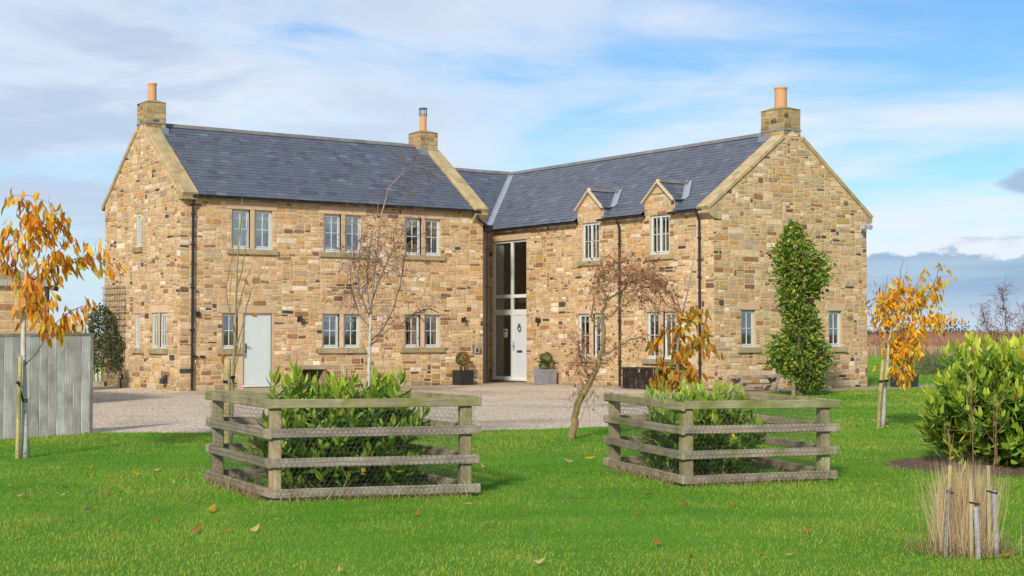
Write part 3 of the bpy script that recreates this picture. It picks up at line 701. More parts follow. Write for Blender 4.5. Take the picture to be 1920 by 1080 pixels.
# dormers: slates, verge, lead
for c, hw in DORM:
    zr, ze = DZ1 + .05, DZ0 - .02; w = hw + .07; ur = XW - OV + (zr - EZ2) / sl2; ue = XW - OV + (ze - EZ2) / sl2; u0 = XW - .05
    dk = deck('dormer_roof', [(u0, c, zr), (ur, c, zr), (ue, c - w, ze), (u0, c - w, ze)])
    dk2 = deck('dormer_roof', [(u0, c, zr), (ur, c, zr), (ue, c + w, ze), (u0, c + w, ze)])
    L_ = math.hypot(w, zr - ze)
    for dk_, sg in ((dk, -1), (dk2, 1)):
        td = np.array((0, -sg * w / L_, (zr - ze) / L_)); k_ = (ur - ue) / L_
        slate_slope(dk_, (0, c + sg * w, ze), (1, 0, 0), td, L_, u0 + .02, ur, rs, clips=[(1, -k_, ue - .1)], expo=.16, wid=.24)
        v0, v1 = np.array((ue, c + sg * w, ze)), np.array((ur, c, zr)); m_ = MB(); u = np.array((0, 0, .042)); q0 = np.array((-.11, 0, .004)); q1 = np.array((.09, sg * .09, .09 * sl2))
        m_.poly([v0 + u, v1 + u, v1 + q0 + u, v0 + q0 + u], LEAD); m_.poly([v0 + u, v1 + u, v1 + q1 + u * 1.4, v0 + q1 + u * 1.4], LEAD); m_.build('lead_valley', M['lead'], house)
        m_ = MB(); y = c + sg * (hw - .003); m_.poly([(XW + .01, y, EZ2 + .05), (XW + .01, y, ze + .04), (ue + .05, y, ze + .04)], (0.20, 0.22, 0.25)); m_.build('lead_cheek', M['lead'], house)
        p0 = np.array((XW - .055, c + sg * (hw + .03), DZ0 - .02)); p1 = np.array((XW - .055, c + sg * .012, DZ1 + .035)); dv = (p1 - p0) / np.linalg.norm(p1 - p0); nn = np.cross(dv, (1, 0, 0)); nn *= np.sign(nn[2])
        m_ = MB(); m_.obox((p0 + p1) / 2, dv * np.linalg.norm(p1 - p0) / 2, (.07, 0, 0), nn * .022, (0.56, 0.47, 0.32)); m_.build('dormer_verge', M['ashlar'], house)
    ridge((u0, c, zr + .01), (ur + .05, c, zr + .01), (0, 1, 0), 3, w=.10)
    m_ = MB(); m_.lathe([(0, .14), (.05, .12), (.075, .06), (.07, 0), (.0, 0)], (XW - .05, c, DZ1 + .0), 8, (0.50, 0.40, 0.24)); m_.build('apex_stone', M['coping'], house)

# copings along the gables
def coping(p0, p1, out, w, th, n, name='coping_stone', lift=.06):
    p0, p1, out = np.array(p0, float), np.array(p1, float), np.array(out, float); d = p1 - p0; L = np.linalg.norm(d); ex = d / L; nz = np.cross(ex, out); nz *= np.sign(nz[2])
    cuts = [0] + sorted(rs.uniform(k / n - .08, k / n + .08) for k in range(1, n)) + [1]
    for k in range(n):
        a, b = p0 + d * cuts[k] + ex * .004, p0 + d * cuts[k + 1] - ex * .004
        plank(name, a + nz * lift + out * w / 2, b + nz * lift + out * w / 2, w, th, out, M['coping'], tint((0.45, 0.345, 0.19), rs, .08), house, ch=.02, jit=.003, r=rs)
ov = .06
for x0, o in ((-.05, 1), (LX + .05, -1)):
    coping((x0, -OV - .08, EZ - .08 * sl), (x0, W1 / 2 - (.28 if o > 0 else .30), apex - .30 * sl), (o, 0, 0), .48, .13, 3)
    coping((x0, W1 + OV + .06, EZ - .06 * sl), (x0, W1 / 2 + .30, apex - .30 * sl), (o, 0, 0), .48, .13, 3)
    kd = .15 if o > 0 else .40
    kx0, kx1 = (x0, x0 + .46) if o > 0 else (x0 - .46, x0)
    m_ = MB(); m_.prism([(kx0 + .01, -.22, EZ - .14), (kx0 + .01, -.01, EZ - kd), (kx0 + .01, .06, EZ - kd), (kx0 + .01, .06, EZ + .08), (kx0 + .01, -.22, EZ - .06)],
                        [(kx1 - .01, -.22, EZ - .14), (kx1 - .01, -.01, EZ - kd), (kx1 - .01, .06, EZ - kd), (kx1 - .01, .06, EZ + .08), (kx1 - .01, -.22, EZ - .06)], (0.38, 0.30, 0.16)); m_.build('kneeler', M['coping'], house)
y0 = -LW - .05
coping((XW - OV - .08, y0, EZ2 - .08 * sl2), (XW + W2 / 2 - .34, y0, apex2 - .34 * sl2), (0, 1, 0), .48, .13, 2)
coping((XW + W2 + OV + .06, y0, EZ2 - .06 * sl2), (XW + W2 / 2 + .34, y0, apex2 - .34 * sl2), (0, 1, 0), .48, .13, 3)
for x0, sg in ((XW, 1), (XW + W2, -1)):
    pr = [(x0 - sg * .22, EZ2 - .14), (x0 - sg * .01, EZ2 - .30), (x0 + sg * .08, EZ2 - .30), (x0 + sg * .08, EZ2 + .1), (x0 - sg * .22, EZ2 - .06)]
    m_ = MB(); m_.prism([(x, y0 + .01, z) for x, z in pr], [(x, y0 + .45, z) for x, z in pr], (0.40, 0.32, 0.18)); m_.build('kneeler', M['coping'], house)

# chimneys
def chimney(x0, x1, y0, y1, zb, zt_, pr, pz, px_, py_, cowl, seed):
    m_ = MB(); e = .015; m_.box((x0 + e, y0 + e, zb), (x1 - e, y1 - e, zt_ - .02), (0.36, 0.28, 0.17))
    cx, cy = (x0 + x1) / 2, (y0 + y1) / 2
    ch_ = m_.build('chimney', M['mortar'], house)
    r = random.Random(seed); pal = [((0.36, 0.28, 0.135), .34), ((0.42, 0.31, 0.16), .3), ((0.27, 0.17, 0.07), .16), ((0.40, 0.26, 0.10), .14), ((0.13, 0.085, 0.05), .06)]
    F = {0: (lambda h, z, d: (x0 + e - d, h, z), y0, y1), 1: (lambda h, z, d: (h, y0 + e - d, z), x0, x1), 2: (lambda h, z, d: (x1 - e + d, h, z), y0, y1), 3: (lambda h, z, d: (h, y1 - e + d, z), x0, x1)}
    for k, (P, h0, h1) in F.items():
        z = zt_ - .62
        while z < zt_ - .06:
            hh = r.choice((.10, .13, .16)); hh = min(hh, zt_ - .03 - z) if zt_ - .03 - z - hh > .05 else zt_ - .03 - z
            h = h0
            while h < h1 - .01:
                w = r.uniform(.18, .36); w = h1 - h if h1 - h - w < .12 else w
                add_stone(ch_, P, h, h + w, z, z + hh, r, (), pal); h += w
            z += hh
        z = zb; hh = (zt_ - .66 - zb)
        if hh > .05:
            n = max(1, int(round(hh / .15)))
            for q in range(n):
                h = h0
                while h < h1 - .01:
                    w = r.uniform(.2, .4); w = h1 - h if h1 - h - w < .12 else w
                    add_stone(ch_, P, h, h + w, z + hh * q / n, z + hh * (q + 1) / n, r, (), pal); h += w
    m_ = MB(); m_.box((x0 - .012, y0 - .012, zt_ - .66), (x1 + .012, y1 + .012, zt_ - .622), (0.22, 0.25, 0.29)); m_.build('lead_tray', M['lead'], ch_)
    m_ = MB(); m_.prism([(x0 - .01, y0 - .01, zt_ - .03), (x1 + .01, y0 - .01, zt_ - .03), (x1 + .01, y1 + .01, zt_ - .03), (x0 - .01, y1 + .01, zt_ - .03)], [(px_ - pr, py_ - pr, zt_ + .07), (px_ + pr, py_ - pr, zt_ + .07), (px_ + pr, py_ + pr, zt_ + .07), (px_ - pr, py_ + pr, zt_ + .07)], (0.33, 0.27, 0.16)); m_.build('flaunching', M['coping'], ch_)
    m_ = MB(); h = pz - zt_; m_.lathe([(pr * 1.04, .02), (pr, .06), (pr * .96, h - .06), (pr * 1.05, h - .05), (pr * 1.07, h), (pr * .85, h), (pr * .82, h - .3)], (px_, py_, zt_), 18, (0.56, 0.30, 0.14)); m_.build('chimney_pot', M['clay'], ch_, smooth=False)
    if cowl:
        m_ = MB(); m_.lathe([(pr * 1.15, 0), (pr * 1.15, .03), (pr * .5, .03)], (px_, py_, pz), 14, (0.16, 0.2, 0.22)); m_.lathe([(pr * .4, .21), (pr * 1.2, .21), (pr * 1.2, .24), (0.01, .27)], (px_, py_, pz), 14, (0.16, 0.2, 0.22))
        for k in range(10):
            t = 2 * math.pi * k / 10; x, y = px_ + pr * 1.05 * math.cos(t), py_ + pr * 1.05 * math.sin(t); m_.tube([(x, y, pz + .03), (x, y, pz + .21)], [.008, .008], 4, (0.16, 0.22, 0.25))
        m_.build('chimney_cowl', M['metal'], ch_)
    return ch_
chimney(0.0, .62, 2.66, 3.44, 7.25, 8.47, .125, 9.05, .33, 3.05, False, 51)
chimney(LX - .72, LX - .02, 2.66, 3.44, 7.35, 8.30, .12, 8.88, LX - .37, 3.05, True, 52)
chimney(14.95, 15.64, -LW, -LW + .97, 6.95, 8.18, .185, 8.83, 15.30, -LW + .48, False, 53)
for x0, x1, y0, y1, zb in ((-.0, .66, 2.60, 3.5, 7.50), (LX - .78, LX - .02, 2.60, 3.5, 7.50)):
    m_ = MB(); m_.prism([(x0 + .4 * (x0 < 1), y0 - .02, zb - .02), (x1 + .02, y0 - .02, zb - .02), (x1 + .02, y0 + .03, zb + .2), (x0 + .4 * (x0 < 1), y0 + .03, zb + .2)], [(x0 + .4 * (x0 < 1), y0 + .06, zb - .02), (x1 + .02, y0 + .06, zb - .02), (x1 + .02, y0 + .07, zb + .2), (x0 + .4 * (x0 < 1), y0 + .07, zb + .2)], (0.17, 0.19, 0.22)); m_.build('lead_flashing', M['lead'], house)
m_ = MB(); m_.prism([(14.87, -LW + .42, 7.22), (14.87, -LW + 1.03, 7.22), (14.93, -LW + 1.03, 7.42), (14.93, -LW + .42, 7.42)], [(14.96, -LW + .42, 7.22), (14.96, -LW + 1.03, 7.22), (14.965, -LW + 1.03, 7.42), (14.965, -LW + .42, 7.42)], (0.17, 0.19, 0.22)); m_.build('lead_flashing', M['lead'], house)

# the largest stones and slates are pieces of their own, the rest share one mesh
def split(items, name, m, rest_name, n=300):
    items = [q for q in items]; items.sort(key=lambda q: -q[0])
    for _, wall, vs, fs, col in items[:n]:
        mb = MB(); mb.add(vs, fs, col); mb.build(name, m, wall, origin=np.mean(np.array(vs, float), 0))
    mb = MB()
    for _, wall, vs, fs, col in items[n:]: mb.add(vs, fs, col)
    o = mb.build(rest_name, m, house); o['kind'] = 'stuff'
split(STONES, 'stone', M['stone'], 'rubble_stonework')
split(SLATES, 'slate', M['slate'], 'slate_courses')

# rainwater goods
BK = (0.018, 0.019, 0.022)
def gutter(p0, p1, out, n_br):
    p0, p1, out = np.array(p0, float), np.array(p1, float), np.array(out, float); m_ = MB(); L = p1 - p0
    def sec(p, rr): return [p + out * rr * math.cos(t) + np.array((0, 0, rr * math.sin(t))) for t in [math.pi + math.pi * k / 7 for k in range(8)]]
    a, b = sec(p0, .062), sec(p1, .062); c, d = sec(p0, .054), sec(p1, .054)
    for k in range(7): m_.poly([a[k], a[k + 1], b[k + 1], b[k]], BK); m_.poly([c[k], c[k + 1], d[k + 1], d[k]], BK)
    m_.poly([a[0], c[0], d[0], b[0]], BK); m_.poly([a[7], c[7], d[7], b[7]], BK); m_.poly(a, BK); m_.poly(b, BK)
    gt = m_.build('gutter', M['black'], house)
    for k in range(n_br):
        q = p0 + L * (k + .5) / n_br; m_ = MB(); ex = L / np.linalg.norm(L) * .012; s = sec(q, .068)
        for i in range(7): m_.poly([s[i] - ex, s[i + 1] - ex, s[i + 1] + ex, s[i] + ex], (0.10, 0.105, 0.11))
        m_.build('gutter_bracket', M['black'], gt)
def downpipe(path, rad=.036, collars=()):
    m_ = MB(); m_.tube(path, [rad] * len(path), 10, BK); dp = m_.build('downpipe', M['black'], house, smooth=False)
    for p in collars:
        m_ = MB(); m_.tube([np.array(p) - (0, 0, .03), np.array(p) + (0, 0, .03)], [rad * 1.35] * 2, 10, BK); m_.box((p[0] - .075, p[1] - .012, p[2] - .014), (p[0] + .075, p[1] + .012, p[2] + .014), BK); m_.build('pipe_clip', M['black'], dp)
gutter((.44, -OV - .045, EZ - .015), (LX - .30, -OV - .045, EZ - .015), (0, -1, 0), 11)
gw = XW - OV - .045; zg = EZ2 - .015
gutter((gw, BI - .25, zg), (gw, DORM[0][0] + DORM[0][1] + .02, zg), (-1, 0, 0), 6)
gutter((gw, DORM[0][0] - DORM[0][1] - .02, zg), (gw, DORM[1][0] + DORM[1][1] + .02, zg), (-1, 0, 0), 3)
gutter((gw, DORM[1][0] - DORM[1][1] - .02, zg), (gw, -LW + .25, zg), (-1, 0, 0), 2)
m_ = MB()
for c, hw in DORM:
    for s in (-1, 1): m_.box((gw - .062, min(c + s * (hw + .02), c + s * (hw - .07)), zg - .06), (XW - .03, max(c + s * (hw + .02), c + s * (hw - .07)), zg - .005), BK)
m_.build('gutter_end', M['black'], house)
downpipe([(.335, -OV - .045, EZ - .07), (.335, -.15, EZ - .2), (.335, -.085, EZ - .34), (.335, -.085, 0.05)], collars=[(.335, -.085, z) for z in (.62, 1.7, 2.9, 4.1, 4.95)])
m_ = MB(); m_.box((.27, -OV - .115, EZ - .09), (.46, -OV + .01, EZ - .005), BK); m_.build('gutter_outlet', M['black'], house)
downpipe([(LX - .33, -OV - .045, EZ - .06), (LX - .33, -OV - .045, EZ - .26), (LX + .03, -.14, EZ - .46), (LX + .15, -.05, EZ - .50), (LX + .17, .02, EZ - .60), (LX + .17, .02, 0.05)], .04, collars=[(LX + .17, .02, z) for z in (.75, 1.9, 3.1, 4.3)])
m_ = MB(); m_.box((LX + .06, -.09, EZ - .62), (LX + .32, .14, EZ - .44), BK); m_.box((LX - .42, -OV - .115, EZ - .085), (LX - .24, -OV + .01, EZ), BK); m_.tube([(gw, BI - .25, zg - .03), (LX + .25, .1, EZ - .56)], [.045, .045], 8, BK); m_.build('rain_hopper', M['black'], house)
for v in (-4.355, -7.93): downpipe([(gw, v, zg - .04), (gw, v, zg - .12), (XW - .085, v, zg - .28), (XW - .085, v, 0.05)], collars=[(XW - .085, v, z) for z in (.8, 2.0, 3.2, 4.3)])

# fittings on the walls
def wall_lamp(P, h, z):
    m_ = MB(); pbox(m_, P, h - .05, h + .05, z - .09, z + .06, 0.0, .02, BK); m_.tube([P(h, z + .02, .02), P(h, z + .02, .13)], [.014, .014], 6, BK); m_.tube([P(h, z - .09, .13), P(h, z + .085, .13)], [.052, .045], 10, BK); m_.build('wall_lamp', M['black'], house)
wall_lamp(PF, 3.65, 2.05); wall_lamp(PF, 9.33, 2.06); wall_lamp(PW, -.16, 2.06)
m_ = MB(); pbox(m_, PF, .47, .58, 2.09, 2.23, 0.0, .07, BK); m_.build('alarm_sounder', M['black'], house)
m_ = MB(); pbox(m_, PF, 9.70, 10.05, .97, 1.2, 0.0, .012, (0.12, 0.10, 0.08)); pbox(m_, PF, 9.76, 9.93, 1.0, 1.19, .012, .05, (0.35, 0.36, 0.38)); pbox(m_, PF, 9.80, 9.89, 1.03, 1.16, .05, .056, (0.05, 0.05, 0.055)); m_.build('key_safe', M['paint'], house)
for h in (.44, .66):
    m_ = MB(); pbox(m_, PF, h - .07, h + .07, .955, 1.005, .0, .07, BK); m_.build('vent_cowl', M['black'], house)
    m_ = MB(); m_.tube([PF(h, .86, 0), PF(h, .86, .08), PF(h, .80, .10)], [.014, .014, .012], 6, (0.45, 0.28, 0.08)); m_.obox(PF(h, .90, .06), (.03, 0, 0), (0, .008, 0), (0, 0, .008), (0.4, 0.06, 0.04)); m_.build('garden_tap', M['metal'], house)
m_ = MB(); m_.prism([PLG(.85, .22, 0), PLG(1.05, .22, 0), PLG(1.05, .46, 0), PLG(.85, .46, 0)], [PLG(.84, .20, .16), PLG(1.06, .20, .16), PLG(1.06, .33, .16), PLG(.84, .33, .16)], (0.03, 0.032, 0.036)); m_.build('flue_guard', M['black'], house)
m_ = MB(); q = (0.42, 0.43, 0.45)
pbox(m_, PWG, 18.10, 18.20, 4.68, 4.86, 0, .06, q); m_.tube([PWG(18.15, 4.8, .05), PWG(18.15, 4.8, .2)], [.02, .02], 6, q)
for s in (-.12, .1): m_.obox(PWG(18.15 + s, 4.82, .24), (.075, 0, 0), (0, .05, .03), (0, -.02, .06), q)
m_.obox(PWG(18.15, 4.70, .15), (.03, 0, 0), (0, .03, 0), (0, 0, .04), (0.5, 0.5, 0.5)); m_.build('security_light', M['paint'], house)
for h, w, z in ((15.0, .25, .86), (17.95, .25, .88)):
    m_ = MB(); pbox(m_, PWG, h - w / 2, h + w / 2, z - .035, z + .035, .0, .03, (0.55, 0.53, 0.48) if h > 16 else (0.05, 0.05, 0.05)); 
    for k in range(6): pbox(m_, PWG, h - w / 2 + .02 + k * .037, h - w / 2 + .04 + k * .037, z - .024, z + .024, .03, .034, (0.1, 0.1, 0.1))
    m_.build('air_brick', M['concrete'], house)

# ------------------------------------------------------------------ foliage helpers
def leaf_verts(pos, d, side, ln, wd, fold=0.25, droop=0.25):
    """vectorised leaves: (N,3) base, unit direction, unit side; returns (N,8,3)"""
    pos, d, side = [np.asarray(q, float) for q in (pos, d, side)]
    nrm = np.cross(d, side); ln, wd = np.asarray(ln, float)[:, None], np.asarray(wd, float)[:, None]
    pt = lambda t, s, h: pos + d * ln * t + side * wd * s + nrm * (wd * h) - nrm * (ln * droop * t * t)
    v = [pt(0, 0, 0), pt(.38, -.5, fold), pt(.38, 0, 0), pt(.38, .5, fold), pt(.74, -.36, fold), pt(.74, 0, 0), pt(.74, .36, fold), pt(1, 0, 0)]
    return np.stack(v, 1)
def leaf_round(asp, fold, droop):
    T = [(0, .02), (.14, .30), (.34, .49), (.56, .50), (.78, .32), (.92, .12), (1.0, 0.0)]; V = []
    for t, w in T: V += [(t, -w * asp, asp * fold * w * 2 - droop * t * t), (t, 0, -droop * t * t), (t, w * asp, asp * fold * w * 2 - droop * t * t)]
    F = []
    for i in range(len(T) - 1): F += [[3 * i, 3 * i + 1, 3 * i + 4, 3 * i + 3], [3 * i + 1, 3 * i + 2, 3 * i + 5, 3 * i + 4]]
    return np.array(V, float), np.array(F)
LT = np.array([[0, 2, 1], [0, 3, 2], [4, 5, 7], [5, 6, 7]]); LQ = np.array([[1, 2, 5, 4], [2, 3, 6, 5]])
def unit(v): return v / (np.linalg.norm(v, axis=-1, keepdims=True) + 1e-9)
def side_of(d, r): 
    s = np.cross(d, unit(r.normal(size=d.shape))); return unit(s)
LEAF_MESH = {}
def leaf_mesh(kind, var, m, fold, droop, asp):
    k = (kind, var)
    if k not in LEAF_MESH:
        V, Fq = leaf_round(asp, fold, droop)
        me = np_mesh('leaf', V, [Fq]); me.materials.append(m); LEAF_MESH[k] = me
    return LEAF_MESH[k]
def leaves(root, kind, m, pos, d, side, ln, wd, col, n_own=300, fold=0.25, droop=0.25, rest='foliage'):
    """the n_own leaves that show largest are parts of their own (shared meshes), the rest one mesh"""
    pos, d, side, ln, wd, col = [np.asarray(q, float) for q in (pos, d, side, ln, wd, col)]
    dist = (pos - CAM) @ FWD
    order = np.argsort(-(ln / dist) + (dist - dist.min()) * 0.004 if n_own < len(pos) else -ln)
    own, others = order[:n_own], order[n_own:]
    ro = WORLD[root.name]
    for i in own:
        var = int(i) % 6
        me = leaf_mesh(kind, var, m, fold * (0.5 + .2 * var), droop * (0.3 + .28 * var), 1.0)
        o = bpy.data.objects.new('leaf', me); COL.objects.link(o); o.parent = root; o.color = (*col[i], 1)
        n = np.cross(d[i], side[i]); A, B, Cc = d[i] * ln[i], side[i] * wd[i], n * wd[i] * (.9)
        p = pos[i] - ro
        o.matrix_local = Matrix(((A[0], B[0], Cc[0], p[0]), (A[1], B[1], Cc[1], p[1]), (A[2], B[2], Cc[2], p[2]), (0, 0, 0, 1)))
    if len(others):
        V = leaf_verts(pos[others], d[others], side[others], ln[others], wd[others], fold, droop); N = len(others)
        b = (np.arange(N) * 8)[:, None, None]; c = col[others]
        o = np_obj(rest, V.reshape(-1, 3), [(LT[None] + b).reshape(-1, 3), (LQ[None] + b).reshape(-1, 4)], [np.repeat(c, 4, 0), np.repeat(c, 2, 0)], m, root, ro); o['kind'] = 'stuff'
def jcol(base, n, r, s=0.15, h=0.05):
    base = np.asarray(base, float); base = base if base.ndim == 2 else np.repeat(base[None], n, 0)
    return np.clip(base * (1 + r.normal(size=(n, 1)) * s) * (1 + r.normal(size=(n, 3)) * h), 0.004, 0.9)
def pick(cols, w, n, r): return np.array(cols)[r.choice(len(cols), n, p=np.array(w) / sum(w))]

def along(path, t):
    path = np.asarray(path, float); L = np.concatenate([[0], np.cumsum(np.linalg.norm(np.diff(path, axis=0), axis=1))]); s = np.clip(t, 0, 1) * L[-1]
    i = min(np.searchsorted(L, s, 'right') - 1, len(path) - 2); f = (s - L[i]) / (L[i + 1] - L[i] + 1e-9)
    return path[i] * (1 - f) + path[i + 1] * f, unit(path[i + 1] - path[i])
def smooth(path, n=14, r=None, wob=0.0):
    """Catmull-Rom through the points, with a little wander"""
    P = np.asarray(path, float); P = np.concatenate([[2 * P[0] - P[1]], P, [2 * P[-1] - P[-2]]]); out = []
    m_ = len(P) - 3; per = max(2, n // m_)
    for i in range(m_):
        a, b, c, d = P[i:i + 4]
        for k in range(per):
            t = k / per; out.append(0.5 * (2 * b + (c - a) * t + (2 * a - 5 * b + 4 * c - d) * t * t + (3 * b - a - 3 * c + d) * t ** 3))
    out.append(P[-2]); out = np.array(out)
    if r is not None and wob: out[1:-1] += r.normal(size=out[1:-1].shape) * wob
    return out
def limb(name, path, r0, r1, m, col, root, n=6, wob=0.0, r=None, k=14, flare=0.0):
    p = smooth(path, k, r, wob); q = np.linspace(0, 1, len(p)); rad = r0 + (r1 - r0) * q + flare * np.exp(-q * 14)
    mb = MB(); mb.tube(p, rad, n, col); mb.build(name, m, root, smooth=True); return p
class Frame:
    """local metres: r to the photograph's right, z up, f away from the viewer, measured from a trunk foot"""
    def __init__(s, foot, scale): s.o = np.array((foot[0], foot[1], 0.0)); s.s = scale
    def __call__(s, dx, dz, f=0.0): return s.o + RGT * dx * s.s + np.array((0, 0, 1.0)) * dz * s.s + FLAT * f
def twig(mb, p, d, L, r0, rr, curl, grav, seg=6, col=(0.1, 0.06, 0.05), n=3):
    p = np.array(p, float); d = unit(np.array(d, float)); path = [p]
    for i in range(seg):
        d = unit(d + rr.normal(size=3) * curl + np.array((0, 0, grav))); p = p + d * L / seg; path.append(p)
    mb.tube(path, np.linspace(r0, r0 * .35, seg + 1), n, col, cap=False); return path

# ------------------------------------------------------------------ post and rail enclosures with laurels
def enclosure(N, Lc, Rc, h, step, seed, label, side_word):
    r = random.Random(seed); N, Lc, Rc = [np.array((*q, 0.0)) for q in (N, Lc, Rc)]; B = Lc + Rc - N
    root = empty('tree_guard_fence', tuple(N), label, 'fence', 'post and rail guards on the lawn')
    eL, eR = unit(Lc - N), unit(Rc - N)
    green = (0.295, 0.265, 0.15); grey = (0.29, 0.25, 0.20); tan = (0.34, 0.275, 0.17)
    for c in (N, Lc, Rc, B):
        plank('post', c + (0, 0, -.15), c + (0, 0, h - .085 if c is not B else h - .05), .115, .115, eR, M['mossy'], tint(tan if r.random() < .6 else green, r, .1), root, ch=.008, r=r)
    oL, oR = -eR, -eL              # outward from the left face / from the right face
    for k in range(4):
        z = h - .048 - step * k; hw = .088
        for (a, b, out) in ((N, Lc, oL), (N, Rc, oR), (Lc, B, -oR), (Rc, B, -oL)):
            e = unit(b - a); off = out * (.0575 + .021); first = a is N
            s0 = a - e * ((.0575 + .042) if (first and out is oL) else (.0575 if first else .10)); s1 = b + e * (.11 + r.uniform(0, .05))
            dz = r.uniform(-.008, .008)
            base = green if k == 0 else (grey if out is oR or out is -oR else (0.32, 0.26, 0.185))
            plank('rail', s0 + off + (0, 0, z + dz), s1 + off + (0, 0, z + r.uniform(-.008, .008)), hw, .042, (0, 0, 1), M['mossy'] if k == 0 or r.random() < .3 else M['wood'], tint(base, r, .12), root, ch=.006, jit=.003, seg=5, r=r)
    # wire netting over the rails
    V, F = [], []
    cell = .052; rad = .0015
    for a, b, out in ((N, Lc, oL), (N, Rc, oR), (Lc, B, -oR), (Rc, B, -oL)):
        e = unit(b - a); L = np.linalg.norm(b - a); off = out * (.0575 + .046); top = h - .10
        for j in range(int(top / (cell * .866))):
            for i in range(int(L / cell)):
                x = i * cell + (j % 2) * cell / 2; z = .02 + j * cell * .866; c = lambda px_, pz_: a + e * (px_ + r.uniform(-.003, .003)) + off + np.array((0, 0, pz_))
                q = [c(x, z), c(x, z + cell * .45), c(x + cell / 2, z + cell * .866 ), c(x - cell / 2, z + cell * .866)]
                for s, t in ((0, 1), (1, 2), (1, 3)):
                    d = unit(q[t] - q[s]); n1_ = unit(np.cross(d, out)); b0 = len(V)
                    for p in (q[s], q[t]): V += [p + n1_ * rad, p - n1_ * rad * .5 + out * rad * .8, p - n1_ * rad * .5 - out * rad * .8]
                    for i_ in range(3): F.append([b0 + i_, b0 + (i_ + 1) % 3, b0 + 3 + (i_ + 1) % 3, b0 + 3 + i_])
    F = np.array(F); o = np_obj('wire_netting', np.array(V), [F], [np.repeat([[0.16, 0.155, 0.14]], len(F), 0)], M['metal'], root, tuple(N)); o['kind'] = 'stuff'
    # rank dry grass along the foot of the rails
    rg = np.random.default_rng(seed); P = []
    for a, b, out, n in ((N, Lc, oL, 520), (N, Rc, oR, 420), (Lc, B, -oR, 160), (Rc, B, -oL, 160)):
        t = rg.uniform(0, 1, n) ** (1.0); P.append(a + (b - a) * t[:, None] + out * (.09 + rg.normal(size=(n, 1)) * .045))
    P = np.concatenate(P); return root, P
def blades(P, h, w, col, r, lean=0.35, name='grass', m=None, parent=None, label=None, cat=None, ctr=None, spray=0.0):
    """two-triangle blades"""
    n = len(P); a = r.uniform(0, 2 * np.pi, n); s = np.stack([np.cos(a), np.sin(a), np.zeros(n)], 1); ld = r.normal(size=(n, 3)) * lean; ld[:, 2] = 1
    if ctr is not None: ld[:, :2] += (P - ctr)[:, :2] * spray
    ld = unit(ld); b = r.normal(size=(n, 3)) * lean * .7; b[:, 2] = 0
    w = np.asarray(w).reshape(-1, 1) * np.ones((n, 1)); h = np.asarray(h).reshape(-1, 1) * np.ones((n, 1))
    mid = P + ld * h * .55; tip = P + ld * h + b * h * .6
    V = np.stack([P - s * w / 2, P + s * w / 2, mid + s * w * .36, mid - s * w * .36, tip], 1).reshape(-1, 3)
    k = (np.arange(n) * 5)[:, None]
    o = np_obj(name, V, [k + np.array([[0, 1, 2, 3]]), k + np.array([[3, 2, 4]])], [col, col], m, parent, WORLD[parent.name] if parent is not None else (0, 0, 0))
    o['kind'] = 'stuff'
    if label: o['label'] = label
    return o
STRAW = [(0.46, 0.35, 0.20), (0.36, 0.25, 0.15), (0.28, 0.18, 0.12), (0.20, 0.22, 0.07)]

guard1, P1 = enclosure((-9.66, -26.20), (-9.36, -24.16), (-7.86, -26.78), .985, .286, 61, 'weathered post and rail guard with four rails round the taller laurel, nearer the board fence', 'l')
guard2, P2 = enclosure((-5.42, -27.33), (-4.75, -25.27), (-3.80, -27.75), .895, .258, 62, 'post and rail guard with greener top rails round the lower laurel, nearer the gable', 'r')
for P, sd_ in ((P1, 71), (P2, 72)):
    rg = np.random.default_rng(sd_); c = jcol(pick(STRAW, (3, 3, 2.5, 2), len(P), rg), len(P), rg, .2)
    tall = np.where(rg.random(len(P)) < .1, 2.2, 1.0)
    o = blades(P, rg.uniform(.06, .19, len(P)) * tall, .006, c, rg, .75, 'dry_grass', M['straw'], label='dry tangled grass along the foot of the rails')

